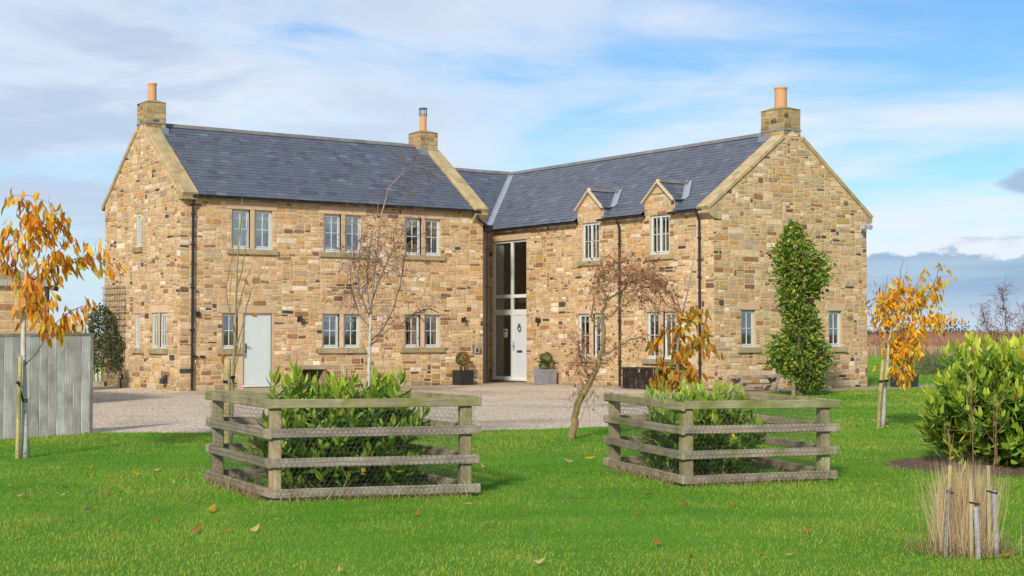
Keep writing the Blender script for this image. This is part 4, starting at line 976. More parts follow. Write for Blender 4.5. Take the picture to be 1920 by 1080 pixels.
def laurel(root_xy, Rr, H, n_sh, seed, label, n_own, leaf=.13, lead=22, yellow=0.5, group='laurel bushes', cx=(0, 0)):
    r = np.random.default_rng(seed); c0 = np.array((root_xy[0], root_xy[1], 0.0))
    root = empty('laurel_bush', tuple(c0), label, 'bush', group)
    pos, d, ln, wd, col = [], [], [], [], []; st = MB()
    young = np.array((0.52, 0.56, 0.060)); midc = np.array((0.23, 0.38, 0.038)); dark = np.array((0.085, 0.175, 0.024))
    for k in range(n_sh):
        th = r.uniform(0, 2 * np.pi); u0 = r.uniform(.03, 1) ** .85; q = r.uniform(.78, 1.0) if k % 4 else r.uniform(.35, .8)
        lump = 1 + .15 * np.sin(3 * th + seed) * np.sin(5.3 * u0 + seed * .7) + r.normal() * .07
        prof = math.sqrt(max(0.0, 1 - max(0.0, (u0 - .30) / .72) ** 4)) * (0.62 + .38 * min(1, u0 / .34)) * math.sqrt(r.uniform(.0, 1)) ** (.9 if u0 > .75 else .12)
        dv = np.array((np.cos(th), np.sin(th), 0.0)); tilt = np.clip((u0 - .25) * 1.5, -.1, 1.0)
        tip = c0 + dv * Rr * prof * q * lump + np.array((0, 0, H * u0 * (.93 + .10 * lump * .7) + r.normal() * .02))
        ax = unit(dv * (1.0 - .7 * tilt) + np.array((0, 0, .45 + .5 * max(0, tilt))) + r.normal(size=3) * .18); L = r.uniform(.16, .34)
        outer = q > .8
        if k < lead:
            rr0 = Rr * math.sqrt(r.uniform(0, .62)); tip = c0 + dv * rr0 + np.array((0, 0, H * r.uniform(1.0, 1.17))); ax = unit(dv * .12 + np.array((0, 0, 1.0)) + r.normal(size=3) * .08); L = r.uniform(.26, .42); outer = True; u0 = 1.0
        b0 = tip - ax * L
        st.tube([b0, tip], [.006, .003], 3, (0.16, 0.19, 0.05), cap=False)
        n = r.integers(9, 14) + (5 if k < lead else 0); a0 = r.uniform(0, 6.28)
        for i in range(n):
            t = (i + .5) / n; a = a0 + i * 2.4; u_ = np.cross(ax, (0.3, 0.5, 0.8)); u_ = u_ / np.linalg.norm(u_); v_ = np.cross(ax, u_)
            rad = np.cos(a) * u_ + np.sin(a) * v_; open_ = 1.15 - .75 * t
            dd = unit(ax * (1 - open_ * .62) + rad * open_ + np.array((0, 0, .10))); s = leaf * r.uniform(.6, 1.18) * (1.0 - .22 * t)
            pos.append(b0 + ax * L * t); d.append(dd); ln.append(s); wd.append(s * r.uniform(.34, .42))
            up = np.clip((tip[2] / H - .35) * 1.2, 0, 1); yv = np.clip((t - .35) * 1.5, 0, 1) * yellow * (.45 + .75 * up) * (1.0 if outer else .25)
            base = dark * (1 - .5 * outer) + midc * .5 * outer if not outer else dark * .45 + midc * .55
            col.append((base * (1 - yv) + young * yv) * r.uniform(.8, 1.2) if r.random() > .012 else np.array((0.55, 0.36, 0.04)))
    pos, d = np.array(pos), np.array(d); side = unit(np.cross(d, np.cross(np.array([[0, 0, 1.0]]), d) * 1.0 + 1e-4)); side = unit(np.cross(d, unit(np.array([[0, 0, 1.0]]) + r.normal(size=d.shape) * .25)))
    for k in range(14):
        th = r.uniform(0, 6.28); e = c0 + np.array((np.cos(th) * Rr * r.uniform(.2, .7), np.sin(th) * Rr * r.uniform(.2, .7), H * r.uniform(.5, .85)))
        st.tube(smooth([c0 + (np.cos(th) * .08, np.sin(th) * .08, -.02), (c0 * .6 + e * .4) + (0, 0, .1), e], 6), np.linspace(.014, .005, 7), 4, (0.13, 0.11, 0.05), cap=False)
    st.build('stem', M['bark'], root)
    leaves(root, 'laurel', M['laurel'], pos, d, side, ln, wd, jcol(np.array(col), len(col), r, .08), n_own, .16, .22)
    return root
laurel((-8.58, -25.52), .92, 1.04, 330, 81, 'laurel bush inside the guard nearer the board fence, yellow shoots above its top rail', 300, .18)
laurel((-4.42, -26.40), .76, .86, 320, 82, 'lower dark laurel bush inside the guard with the green top rails', 300, .14, yellow=.3)
laurel((-0.16, -27.55), 1.24, 1.32, 720, 83, 'big yellow green laurel bush on a bark bed beside the tree tubes', 300, .19, lead=46, yellow=.95)
th = [2 * math.pi * k / 40 for k in range(40)]; rm = random.Random(3)
sheet('mulch_bed', [(-0.55 + (1.55 + rm.uniform(-.05, .05)) * math.cos(t), -27.75 + (1.45 + rm.uniform(-.05, .05)) * math.sin(t)) for t in th], 0.001, M['mulch'])
MULCH = [(-0.55 + 1.5 * math.cos(t), -27.75 + 1.4 * math.sin(t)) for t in th]

# ------------------------------------------------------------------ board fence
fr = random.Random(9)
fa, fb = np.array((-7.80, -15.50, 0)), np.array((-9.42, -16.14, 0)); fd = unit(fb - fa); fn = np.array((fd[1], -fd[0], 0)); fn = -fn if fn @ (CAM * (1, 1, 0) - fa) < 0 else fn
bf = empty('board_fence', tuple(fa), 'tall grey weathered board fence behind the leafy staked orange tree', 'fence')
for k in range(20):
    p = fa + fd * (.165 * k + .14) + fn * .02; zt_f = 1.585 + fr.uniform(-.006, .006) - .012 * k * .1
    w_ = .156 + fr.uniform(-.005, .004)
    plank('board', p + (0, 0, -.03), p + (0, 0, zt_f), w_, .022, fd, M['board'], tint((0.62, 0.575, 0.515) if fr.random() < .75 else (0.55, 0.50, 0.44), fr, .09), bf, ch=.003, jit=.002, seg=4, r=fr)
plank('post', fa + fd * .03 + (0, 0, -.1), fa + fd * .03 + (0, 0, 1.585), .075, .095, fd, M['wood'], (0.33, 0.30, 0.25), bf, r=fr)
plank('cap', fa - fd * .03 + (0, 0, 1.605), fa + fd * 3.6 + (0, 0, 1.59), .085, .036, fn, M['mossy'], (0.33, 0.31, 0.24), bf, r=fr)
for z in (.3, .85, 1.4): plank('rail', fa - fn * .03 + (0, 0, z), fa + fd * 3.5 - fn * .03 + (0, 0, z), .09, .04, (0, 0, 1), M['wood'], (0.2, 0.18, 0.14), bf, r=fr)

# ------------------------------------------------------------------ outbuilding, garden wall, gate behind the fence
ob = empty('stone_outbuilding', (-5.63, -6.37, 0), 'low stone outbuilding with a dark downpipe behind the board fence', 'outbuilding')
e1 = np.array((-1.0, 0, 0))           # along its lit wall, away to the photograph's left
e2 = np.array((0, 1.0, 0))
OB = np.array((-5.68, -6.37, 0)); STONES.clear()
PO = lambda h, z, d: tuple(OB + e1 * h + np.array((0, 0, z)) - e2 * d)
m_ = MB(); m_.prism([OB, OB + e1 * 6, OB + e1 * 6 + e2 * 5, OB + e2 * 5], [q + np.array((0, 0, 2.78)) for q in (OB, OB + e1 * 6, OB + e1 * 6 + e2 * 5, OB + e2 * 5)], MORTAR); wo = m_.build('wall', M['mortar'], ob)
def add_to(wall, seedv, P, h0, h1, z0, z1, **k):
    STONES.clear(); pack(wall, P, h0, h1, z0, z1, [], [], random.Random(seedv), **k)
    rt = MB(); own = [q for q in STONES]
    for a_, w_, vs, fs, col in own:
        if True: mb = MB(); mb.add(vs, fs, col); mb.build('stone', M['stone'], w_, origin=np.mean(np.array(vs, float), 0))
add_to(wo, 91, PO, 0, 2.0, 1.1, 2.64, dx=.05, dz=.04, tall=(3, 4, 5, 6))
m_ = MB(); ez = np.array((0, 0, 1.0))
m_.prism([OB - e2 * .12 + ez * 2.80, OB + e2 * 2.5 + ez * 3.14, OB + e2 * 5.1 + ez * 2.80, OB + e2 * 2.5 + ez * 3.02], [q + e1 * 6.1 for q in (OB - e2 * .12 + ez * 2.80, OB + e2 * 2.5 + ez * 3.14, OB + e2 * 5.1 + ez * 2.80, OB + e2 * 2.5 + ez * 3.02)], (0.30, 0.26, 0.20)); m_.build('roof', M['coping'], ob)
for k in range(5):
    a_ = OB + e1 * (1.2 * k + .01) - e2 * .06; b_ = OB + e1 * (1.2 * k + 1.19) - e2 * .06
    plank('eaves_stone', a_ + ez * 2.72, b_ + ez * 2.72, .16, .14, ez, M['coping'], tint((0.35, 0.33, 0.30), fr, .1), ob, ch=.02, r=fr)
m_ = MB(); m_.tube([OB + e1 * .02 - e2 * .07 + ez * 2.62, OB + e1 * .02 - e2 * .07 + ez * .0], [.05, .05], 8, BK); m_.tube([OB - e1 * .22 - e2 * .07 + ez * 2.60, OB + e1 * .05 - e2 * .07 + ez * 2.66], [.055, .055], 8, BK); m_.build('downpipe', M['black'], ob)

gwall = empty('garden_wall', (-1.74, 1.9, 0), 'low stone garden wall with upright coping stones beyond the board fence', 'wall')
ga, gb = np.array((-1.80, 2.48, 0)), np.array((-3.6, 3.4, 0)); gd = unit(gb - ga); gn = np.array((gd[1], -gd[0], 0)); gn = -gn if gn @ (CAM * (1, 1, 0) - ga) < 0 else gn
m_ = MB(); q = [ga - gn * .15, gb - gn * .15, gb + gn * .15, ga + gn * .15]; m_.prism(q, [p + ez * 1.55 for p in q], MORTAR); gw_ = m_.build('wall', M['mortar'], gwall)
for k in range(21):
    p = ga + gd * (.09 * k + .05); plank('coping_stone', p + ez * 1.56 - gn * .15, p + ez * (1.78 + fr.uniform(-.02, .03)) + gn * .12, .30, .082, gn, M['coping'], tint((0.42, 0.33, 0.19), fr, .15), gwall, ch=.012, jit=.004, r=fr)
PG_ = lambda h, z, d: tuple(ga + gd * h + ez * z + gn * (.15 + d))
add_to(gw_, 92, PG_, 0, 1.9, .5, 1.54, dx=.06, dz=.05, tall=(3, 4, 5))

gate = empty('picket_gate', (.2, 8.0, 0), 'pale picket gate in the gap beside the climber', 'gate')
gp = np.array((-.62, 6.4, 0.0)); gd2 = RGT * 1.0
for k in range(7):
    p = gp + gd2 * (.115 * k - .1); plank('picket', p + ez * .12, p + ez * 1.15, .07, .022, gd2, M['wood'], tint((0.58, 0.53, 0.44), fr, .08), gate, r=fr)
for z in (.3, .95): plank('rail', gp - gd2 * .25 + ez * z + FLAT * .03, gp + gd2 * .75 + ez * z + FLAT * .03, .08, .03, ez, M['wood'], (0.36, 0.31, 0.24), gate, r=fr)
m_ = MB(); m_.prism([gp - gd2 * .6 - FLAT * .3, gp + gd2 * .8 - FLAT * .3, gp + gd2 * .8 + FLAT * .1, gp - gd2 * .6 + FLAT * .1], [q + ez * .14 for q in (gp - gd2 * .6 - FLAT * .3, gp + gd2 * .8 - FLAT * .3, gp + gd2 * .8 + FLAT * .1, gp - gd2 * .6 + FLAT * .1)], (0.30, 0.26, 0.2)); st_ = m_.build('stone_step', M['flag']); tag(st_, 'rough stone step below the picket gate', 'step')

# trellis on the gable and the climber in front of it
tr = empty('wall_trellis', (-.06, 5.2, 1.38), 'square grey timber trellis fixed to the gable above the climber', 'trellis')
TP = lambda h, z, d: np.array(PLG(h, z, d), float)
for k in range(9): plank('lath', TP(4.24 + k * .225, .9, .05), TP(4.24 + k * .225, 3.08, .05), .032, .012, (0, 1, 0), M['wood'], tint((0.34, 0.26, 0.19), fr, .1), tr, r=fr)
for k in range(12): plank('lath', TP(4.15, .95 + k * .19, .066), TP(6.2, .95 + k * .19, .066), .032, .012, (0, 0, 1), M['wood'], tint((0.36, 0.29, 0.21), fr, .1), tr, r=fr)
cl = empty('climbing_shrub', (-.4, 4.9, 0), 'dark leafy climber growing up the trellis at the gable corner', 'shrub')
r = np.random.default_rng(5); n = 2600; q = r.uniform(0, 1, n)
hz = .42 + 2.1 * r.beta(1.5, 1.4, n); wv = np.where(hz < 1.5, 1.0, np.clip(1.0 - (hz - 1.5) * .65, .25, 1)); aa = r.uniform(0, 2 * np.pi, n); rr_ = np.sqrt(r.uniform(.25, 1, n)) * wv * (1 + .2 * np.sin(hz * 7 + aa * 2))
pos = np.stack([-.48 + rr_ * .50 * np.cos(aa), 4.85 + rr_ * .80 * np.sin(aa) + (hz - 1.4) * .25, hz], 1)
d = unit(np.stack([np.cos(aa) * .6, np.sin(aa) * .5, np.full(n, -.35)], 1) + r.normal(size=(n, 3)) * .5)
c = jcol(pick([(0.035, 0.075, 0.02), (0.07, 0.11, 0.025), (0.13, 0.10, 0.05), (0.17, 0.09, 0.06)], (5, 3, 1.0, .5), n, r), n, r, .2)
leaves(cl, 'ivy', M['laurel'], pos, d, side_of(d, r), r.uniform(.05, .1, n), r.uniform(.04, .07, n), c, 0)
tm = MB()
for k in range(60): twig(tm, (-.4 + r.normal() * .15, 4.8 + r.normal() * .3, .3 + r.uniform(0, 1.6)), (r.normal() * .3, r.normal() * .4, 1), r.uniform(.4, 1.0), .008, r, .22, .03, 6, (0.12, 0.08, 0.06))
o = tm.build('stem', M['bark'], cl); o['kind'] = 'stuff'

# ------------------------------------------------------------------ trees
def stake(foot, top_z, rad, label, lean=(0, 0), tie_z=None, square=False, col=(0.42, 0.34, 0.16), group='round tree stakes', tie_to=None):
    f_ = np.array((*foot, 0.0)); root = empty('tree_stake', tuple(f_), label, 'stake', group); t_ = f_ + RGT * lean[0] + FLAT * lean[1] + ez * top_z
    if square: plank('post', f_ - ez * .1, t_, rad * 2, rad * 2, RGT, M['mossy'], col, root)
    else:
        mb = MB(); mb.tube([f_ - ez * .1, f_ * .5 + t_ * .5, t_], [rad, rad * .97, rad * .93], 9, col); mb.build('post', M['mossy'], root, smooth=False)
    if tie_z:
        p = f_ + (t_ - f_) * (tie_z / top_z); q = np.array(tie_to, float) if tie_to is not None else p + RGT * .15
        mb = MB()
        tr_, of = (.003, .022) if square else (.011, .045)
        for dz in (-tr_, tr_): mb.tube([p - RGT * rad * 1.3 + ez * dz - FLAT * .01, p - FLAT * (rad + tr_) + ez * dz, q - FLAT * of + ez * dz, q + RGT * of + ez * dz], [tr_] * 4, 5, BK)
        mb.build('tie', M['black'], root)
    return root
def hang(path, n, r, t0=.25, t1=1.0, L=(.13, .20), W=(.05, .075), out=.45, jig=.06):
    P, D = [], []
    for i in range(n):
        t = r.uniform(t0, t1); p, dr_ = along(path, t); P.append(p + r.normal(size=3) * jig * .3)
        D.append(unit(np.array((0, 0, -1.0)) + dr_ * .25 + np.array((*(r.normal(size=2) * out), 0))))
    return np.array(P), np.array(D), r.uniform(*L, n), r.uniform(*W, n)
def leafy(root, kind, specs, r, cols, wts, n_own=300, fold=.3, droop=.35, m='leaf', dn=1.25):
    A = []; tb = MB()
    for pth, n0, kw in specs:
        n0 = int(n0 * dn); t0, t1 = kw.get('t0', .25), kw.get('t1', 1.0); A.append(hang(pth, max(3, int(n0 * .4)), r, **kw)); kk = dict(kw); kk.update(t0=.25, t1=1.0)
        for k in range(max(1, int(n0 * .6 / 6))):
            q, dv = along(pth, r.uniform(t0, t1)); w = twig(tb, q, dv * .5 + r.normal(size=3) * .7 + (0, 0, .1), r.uniform(.12, .34), .004, r, .2, -.04, 4, (0.20, 0.14, 0.11)); A.append(hang(np.array(w), 6, r, **kk))
    o = tb.build('twigs', M['bark'], root); o['kind'] = 'stuff'; P, D, Ln, Wd = [np.concatenate([a[i] for a in A]) for i in range(4)]; n = len(P)
    leaves(root, kind, M[m], P, D, side_of(D, r), Ln, Wd, jcol(pick(cols, wts, n, r), n, r, .14, .06), n_own, fold, droop)

# the staked cherry by the board fence
t1_ = empty('cherry_tree', (-10.11, -19.73, 0), 'young cherry with pale trunk and drooping orange leaves before the board fence', 'tree', 'young cherries in autumn leaf')
r = np.random.default_rng(101); F = Frame((-10.11, -19.73), 19.4 / FPX)
bk = (0.52, 0.49, 0.45)
tk = limb('trunk', [F(0, -5), F(-3, 100), F(-6, 215), F(-4, 300), F(-2, 340), F(0, 410)], .045, .014, M['birch'], bk, t1_, 8, flare=.02)
B1 = {}
def br(key, pts, r0=.012, r1=.003): B1[key] = limb('branch', pts, r0, r1, M['bark'], (0.20, 0.17, 0.15), t1_, 5, .006, r, 16)
br('low', [F(-3, 172), F(28, 204, -.1), F(58, 246, -.15), F(90, 274, -.15), F(126, 288, -.1)])
br('mid', [F(-6, 310), F(30, 352, .05), F(80, 372, .1), F(120, 374, .1), F(150, 360, .05)])
br('mid2', [F(-5, 328), F(36, 364, -.15), F(76, 392, -.2), F(100, 408, -.2)], .01)
br('up', [F(-3, 350), F(4, 420, .05), F(-2, 470, .05), F(-10, 492, .05), F(10, 490)], .011)
br('up2', [F(-3, 380), F(24, 420, -.1), F(46, 452, -.1), F(62, 446, -.1)], .009)
br('left', [F(-5, 320), F(-34, 360, -.05), F(-60, 400, 0), F(-84, 410, 0)], .011)
br('left2', [F(-4, 350), F(-26, 410, .1), F(-40, 440, .1)], .009)
br('drop', [F(-5, 310), F(14, 312, -.12), F(26, 290, -.14), F(22, 270, -.14)], .009)
br('up3', [F(0, 400), F(28, 430, .05), F(52, 462, .1)], .008)
k1 = dict(L=(.12, .19), W=(.040, .066), out=.22, jig=.2)
leafy(t1_, 'cherry', [(B1['low'], 44, dict(k1, t0=.45)), (B1['mid'], 66, dict(k1, t0=.22)), (B1['mid2'], 34, dict(k1, t0=.35)), (B1['up'], 40, dict(k1, t0=.3)), (B1['up2'], 36, dict(k1, t0=.35)), (B1['left'], 38, dict(k1, t0=.25)), (B1['left2'], 26, dict(k1, t0=.3)), (B1['drop'], 50, dict(k1, t0=.2)), (B1['up3'], 26, dict(k1, t0=.4)), (tk, 34, dict(k1, t0=.66, t1=.98))],
      r, [(0.70, 0.34, 0.022), (0.64, 0.24, 0.018), (0.72, 0.45, 0.035), (0.50, 0.34, 0.035), (0.44, 0.15, 0.03), (0.40, 0.36, 0.04)], (5, 3.2, 3, 2, 1.2, 1.0), dn=1.75)
stake((-10.235, -19.80), 1.32, .028, 'short round stake tied to the pale cherry trunk at the board fence', (.03, .0), .98, tie_to=along(tk, .27)[0])

# thin bare sapling with a few leaves, behind the left guard
t2_ = empty('bare_cherry_sapling', (-7.36, -19.99, 0), 'nearly bare upright sapling with three orange leaves before the back door', 'tree')
r = np.random.default_rng(102); F = Frame((-7.36, -19.99), 20.8 / FPX)
limb('trunk', [F(0, -5), F(4, 110), F(8, 230), F(10, 320), F(14, 400), F(20, 470)], .028, .004, M['lichen'], (0.25, 0.22, 0.13), t2_, 7, .004, r)
for pts in ([F(6, 170), F(24, 250, .1), F(42, 310, .1), F(76, 364, .1)], [F(8, 220), F(-6, 290, -.1), F(4, 360, -.1), F(6, 410, -.1)], [F(9, 240), F(28, 310, -.1), F(44, 350, -.1)], [F(7, 200), F(-4, 270, .1), F(-2, 330, .1)], [F(10, 300), F(24, 360), F(30, 430)], [F(3, 120), F(-12, 150, -.1), F(-8, 185, -.1)], [F(5, 140), F(20, 190, -.1), F(30, 240, -.1)]):
    limb('branch', pts, .010, .003, M['lichen'], (0.22, 0.19, 0.11), t2_, 4, .006, r)
P = np.array([F(-14, 182, -.1), F(-9, 180, -.1), F(-12, 172, -.1), F(38, 255, -.1), F(24, 318)]); D = unit(np.array([(0.2, 0, -1), (-.3, .1, -.8), (.1, .2, -1), (.8, -.3, -.4), (.6, 0, -.6)]))
leaves(t2_, 'cherry', M['leaf'], P, D, side_of(D, r), np.array([.13, .12, .11, .12, .10]), np.full(5, .055), jcol((0.52, 0.20, 0.02), 5, r), 5, .3, .3)
stake((-7.52, -20.25), 1.27, .045, 'round stake beside the bare sapling behind the wire guard', (0, 0), .95, tie_to=F(2, 135))

# the weeping birch
t3_ = empty('birch_tree', (-5.65, -20.81, 0), 'bare young birch with white trunk and fine purple twigs before the windows', 'tree')
r = np.random.default_rng(103); F = Frame((-5.65, -20.81), 21 / FPX); tw = MB(); TC = (0.17, 0.095, 0.085)
limb('trunk', [F(-6, -5), F(0, 90), F(4, 170), F(6, 250)], .036, .020, M['birch'], (0.52, 0.48, 0.42), t3_, 9, .003, r)
limbs = [[F(6, 250), F(14, 330), F(24, 420), F(40, 490, .1), F(62, 520, .2), F(90, 536, .25), F(130, 520, .3)], [F(6, 250), F(-2, 320, .1), F(6, 400, .15), F(20, 470, .1)], [F(5, 200), F(40, 240, -.15), F(62, 300, -.25), F(76, 370, -.3), F(92, 400, -.3)],
         [F(6, 240), F(-14, 300, -.15), F(-12, 370, -.2), F(-4, 440, -.2)], [F(5, 190), F(34, 220, .2), F(66, 236, .3), F(104, 262, .35)], [F(7, 270), F(30, 340, .15), F(60, 400, .25), F(96, 440, .3)], [F(6, 225), F(-20, 260, .1), F(-34, 330, .15), F(-20, 400, .15)]]
for i, pts in enumerate(limbs):
    p = limb('branch', pts,   .015 if i < 2 else .011, .003, M['bark'], (0.30, 0.24, 0.21) if i < 2 else (0.22, 0.15, 0.13), t3_, 5, .008, r, 18)
    for k in range(26 if i else 34):
        q, dv = along(p, r.uniform(.15, 1)); w = twig(tw, q, dv * .7 + r.normal(size=3) * .75 + (0, 0, .1), r.uniform(.25, .80), .0042, r, .28, -.13, 6, TC)
        for _ in range(3):
            s = r.integers(1, 6); w2 = twig(tw, w[s], unit(w[s] - w[s - 1]) + r.normal(size=3) * .7, r.uniform(.10, .34), .0030, r, .3, -.2, 4, TC)
            if r.random() < .45: tw.tube([w2[-1], w2[-1] - ez * .03], [.0075, .004], 4, (0.22, 0.10, 0.07))
o = tw.build('twigs', M['bark'], t3_); o['kind'] = 'stuff'
stake((-5.98, -20.75), 1.12, .04, 'round stake before the birch trunk, behind the taller laurel')

# twisted hazel
t4_ = empty('twisted_hazel', (-2.19, -20.99, 0), 'contorted leaning hazel with a lichen yellow trunk and reddish tangled twigs', 'tree', 'contorted hazels')
r = np.random.default_rng(104); F = Frame((-2.19, -20.99), 22.9 / FPX); tw = MB()
main = limb('trunk', [F(0, -4), F(8, 40), F(22, 85, -.05), F(42, 120, -.05), F(54, 150), F(62, 190), F(58, 230, .05), F(66, 265), F(50, 295), F(60, 308), F(78, 318, -.05)], .052, .015, M['lichen'], (0.22, 0.17, 0.09), t4_, 9, .012, r, 40, .02)
lim = [[F(56, 155), F(90, 175, .1), F(120, 188, .2), F(150, 182, .3)], [F(64, 260), F(96, 280, .1), F(120, 305, .15), F(150, 318, .2)], [F(60, 295), F(92, 308, -.1), F(128, 306, -.2), F(170, 290, -.25)], [F(62, 225), F(100, 250, -.1), F(140, 262, -.15), F(168, 240, -.2)], [F(66, 300), F(60, 320, .1), F(80, 332, .15), F(110, 330, .2)], [F(36, 110), F(20, 140, -.15), F(14, 175, -.2), F(24, 190, -.2)], [F(60, 200), F(40, 225, .1), F(44, 262, .1), F(30, 290, .1)], [F(100, 290, .1), F(150, 300, .1), F(190, 270, .1), F(205, 235, .1)]]
RC = [(0.38, 0.16, 0.10), (0.32, 0.15, 0.09), (0.40, 0.21, 0.12)]; LP, LD = [], []
def curl_twigs(p, n, L, drop=0.0, t0=.2, k3=2):
    for k in range(n):
        q, dv = along(p, r.uniform(t0, 1)); c = RC[r.integers(3)]
        w = twig(tw, q, dv * .4 + r.normal(size=3) * .9 + (0, 0, drop), r.uniform(*L), .0042, r, .62, drop * .4, 9, c)
        for _ in range(k3):
            s = r.integers(2, 9); w2 = twig(tw, w[s], r.normal(size=3), r.uniform(.12, .3), .0032, r, .7, drop * .3, 6, c)
            if r.random() < .75: LP.append(w2[-1]); LD.append(r.normal(size=3) + (0, 0, -.5))
for i, pts in enumerate(lim):
    p = limb('branch', pts, .020, .006, M['lichen'], (0.22, 0.17, 0.10), t4_, 5, .02, r, 22)
    curl_twigs(p, (22, 56, 62, 40, 36, 34, 12, 56)[i], (.3, .7), -.02 if i != 5 else -.25)
curl_twigs(main[22:], 36, (.3, .6)); curl_twigs(main[6:18], 24, (.25, .6), -.12)
# thin red wands that hang and rise round the foot
for k in range(46): twig(tw, F(r.uniform(8, 46), r.uniform(60, 165), r.normal() * .12), (r.normal() * .3, r.normal() * .3, r.choice([1, -1])), r.uniform(.3, .8), .0055, r, .3, 0, 7, RC[r.integers(3)])
o = tw.build('twigs', M['bark'], t4_); o['kind'] = 'stuff'
n = len(LP); LD = unit(np.array(LD)); leaves(t4_, 'hazel', M['leaf'], np.array(LP), LD, side_of(LD, r), r.uniform(.035, .075, n), r.uniform(.02, .04, n), jcol(pick([(0.15, 0.17, 0.04), (0.22, 0.12, 0.05), (0.28, 0.11, 0.05)], (2, 2, 2), n, r), n, r), 0, rest='withered_leaves')

# cherry in front of the storage box
t5_ = empty('cherry_tree', (-1.38, -22.5, 0), 'young cherry with olive and orange leaves rising behind the lower laurel guard', 'tree', 'young cherries in autumn leaf')
r = np.random.default_rng(105); F = Frame((-1.38, -22.5), 22.1 / FPX)
tk = limb('trunk', [F(0, -4), F(2, 100), F(4, 170), F(10, 230), F(24, 290), F(36, 362)], .035, .004, M['bark'], (0.26, 0.23, 0.20), t5_, 7, .004, r, 20)
bb = [[F(3, 140), F(-18, 150, -.1), F(-34, 142, -.15), F(-38, 110, -.15)], [F(4, 160), F(30, 186, -.1), F(56, 190, -.15), F(78, 168, -.2)], [F(6, 200), F(30, 226, .1), F(46, 250, .1), F(58, 238, .1)], [F(3, 120), F(22, 134, -.15), F(38, 118, -.2)], [F(6, 210), F(-14, 220, .1), F(-26, 196, .1)], [F(10, 235), F(2, 270, -.05), F(-6, 290, -.05)], [F(3, 110), F(-10, 118, -.2), F(-14, 96, -.25)]]
bp = [limb('branch', p, .011, .003, M['bark'], (0.18, 0.15, 0.12), t5_, 5, .005, r) for p in bb]
k2 = dict(L=(.12, .185), W=(.045, .07), out=.3, jig=.16)
leafy(t5_, 'cherry', [(bp[0], 40, dict(k2, t0=.15)), (bp[1], 44, dict(k2, t0=.25)), (bp[2], 12, dict(k2, t0=.55)), (bp[3], 34, dict(k2, t0=.2)), (bp[4], 16, dict(k2, t0=.2)), (bp[6], 30, dict(k2, t0=.1)), (tk, 62, dict(k2, t0=.34, t1=.70, out=.7))],
      r, [(0.62, 0.28, 0.018), (0.52, 0.19, 0.015), (0.36, 0.27, 0.035), (0.25, 0.23, 0.035), (0.28, 0.13, 0.03), (0.66, 0.38, 0.022)], (3, 2.2, 2.6, 2.2, 2, 1.6), dn=1.5)

# upright hornbeam by the gable
t6_ = empty('hornbeam_tree', (12.38, -11.52, 0), 'narrow dark green hornbeam with a pinched waist before the wing gable', 'tree')
r = np.random.default_rng(106); F = Frame((12.38, -11.52), 38.9 / FPX)
limb('trunk', [F(0, -3), F(2, 60), F(-2, 150), F(2, 240), F(-4, 322)], .13, .012, M['bark'], (0.19, 0.16, 0.10), t6_, 8, .01, r)
pz = np.array([12, 25, 45, 60, 80, 100, 120, 150, 170, 195, 220, 245, 265, 290, 310, 328]); pr_ = np.array([24, 32, 44, 56, 58, 50, 34, 29, 32, 42, 54, 54, 44, 28, 16, 4.0]); pc = np.array([18, 14, 8, 2, -4, -2, 2, 0, -4, -2, 4, 4, -4, -10, -12, -12.0])
n = 13000; zz = r.uniform(12, 328, n); w = np.interp(zz, pz, pr_); keep = r.random(n) < (w / 56) ** 1.1; zz = zz[keep]; w = w[keep]; n = len(zz)
th_ = r.uniform(0, 2 * np.pi, n); q = np.sqrt(r.uniform(.12, 1, n)) * (1 + .16 * np.sin(zz * .11 + th_ * 3) + r.normal(size=n) * .15)
pos = F.o + (RGT * (np.interp(zz, pz, pc) + w * .92 * q * np.cos(th_))[:, None] + FLAT * (w * q * np.sin(th_))[:, None] + ez * zz[:, None]) * F.s
cl_ = np.sin(pos[:, 0] * 5.1 + pos[:, 2] * 4.3) + np.sin(pos[:, 1] * 4.7 - pos[:, 2] * 6.1); keep = (cl_ > -1.1) | (r.random(n) < .25); pos, th_, q, zz = pos[keep], th_[keep], q[keep], zz[keep]; n = len(pos)
d = unit(RGT * np.cos(th_)[:, None] + FLAT * np.sin(th_)[:, None] + ez * -.15 + r.normal(size=(n, 3)) * .6)
c = pick([(0.105, 0.180, 0.022), (0.180, 0.265, 0.032), (0.30, 0.34, 0.05), (0.25, 0.21, 0.03), (0.42, 0.30, 0.02)], (4.5, 4, 2, .7, .25), n, r)
leaves(t6_, 'hornbeam', M['laurel'], pos, d, side_of(d, r), r.uniform(.09, .15, n), r.uniform(.05, .08, n), jcol(c, n, r, .2), 0, .15, .2)
tw = MB()
for k in range(110):
    z0 = r.uniform(40, 290); twig(tw, F(r.normal() * 4, z0), (r.normal() * .7, r.normal() * .7, 1), r.uniform(.5, .9), .012, r, .12, .05, 6, (0.14, 0.12, 0.07))
o = tw.build('twigs', M['bark'], t6_); o['kind'] = 'stuff'
stake((12.05, -11.62), 1.0, .06, 'round stake at the foot of the hornbeam', col=(0.27, 0.22, 0.11))

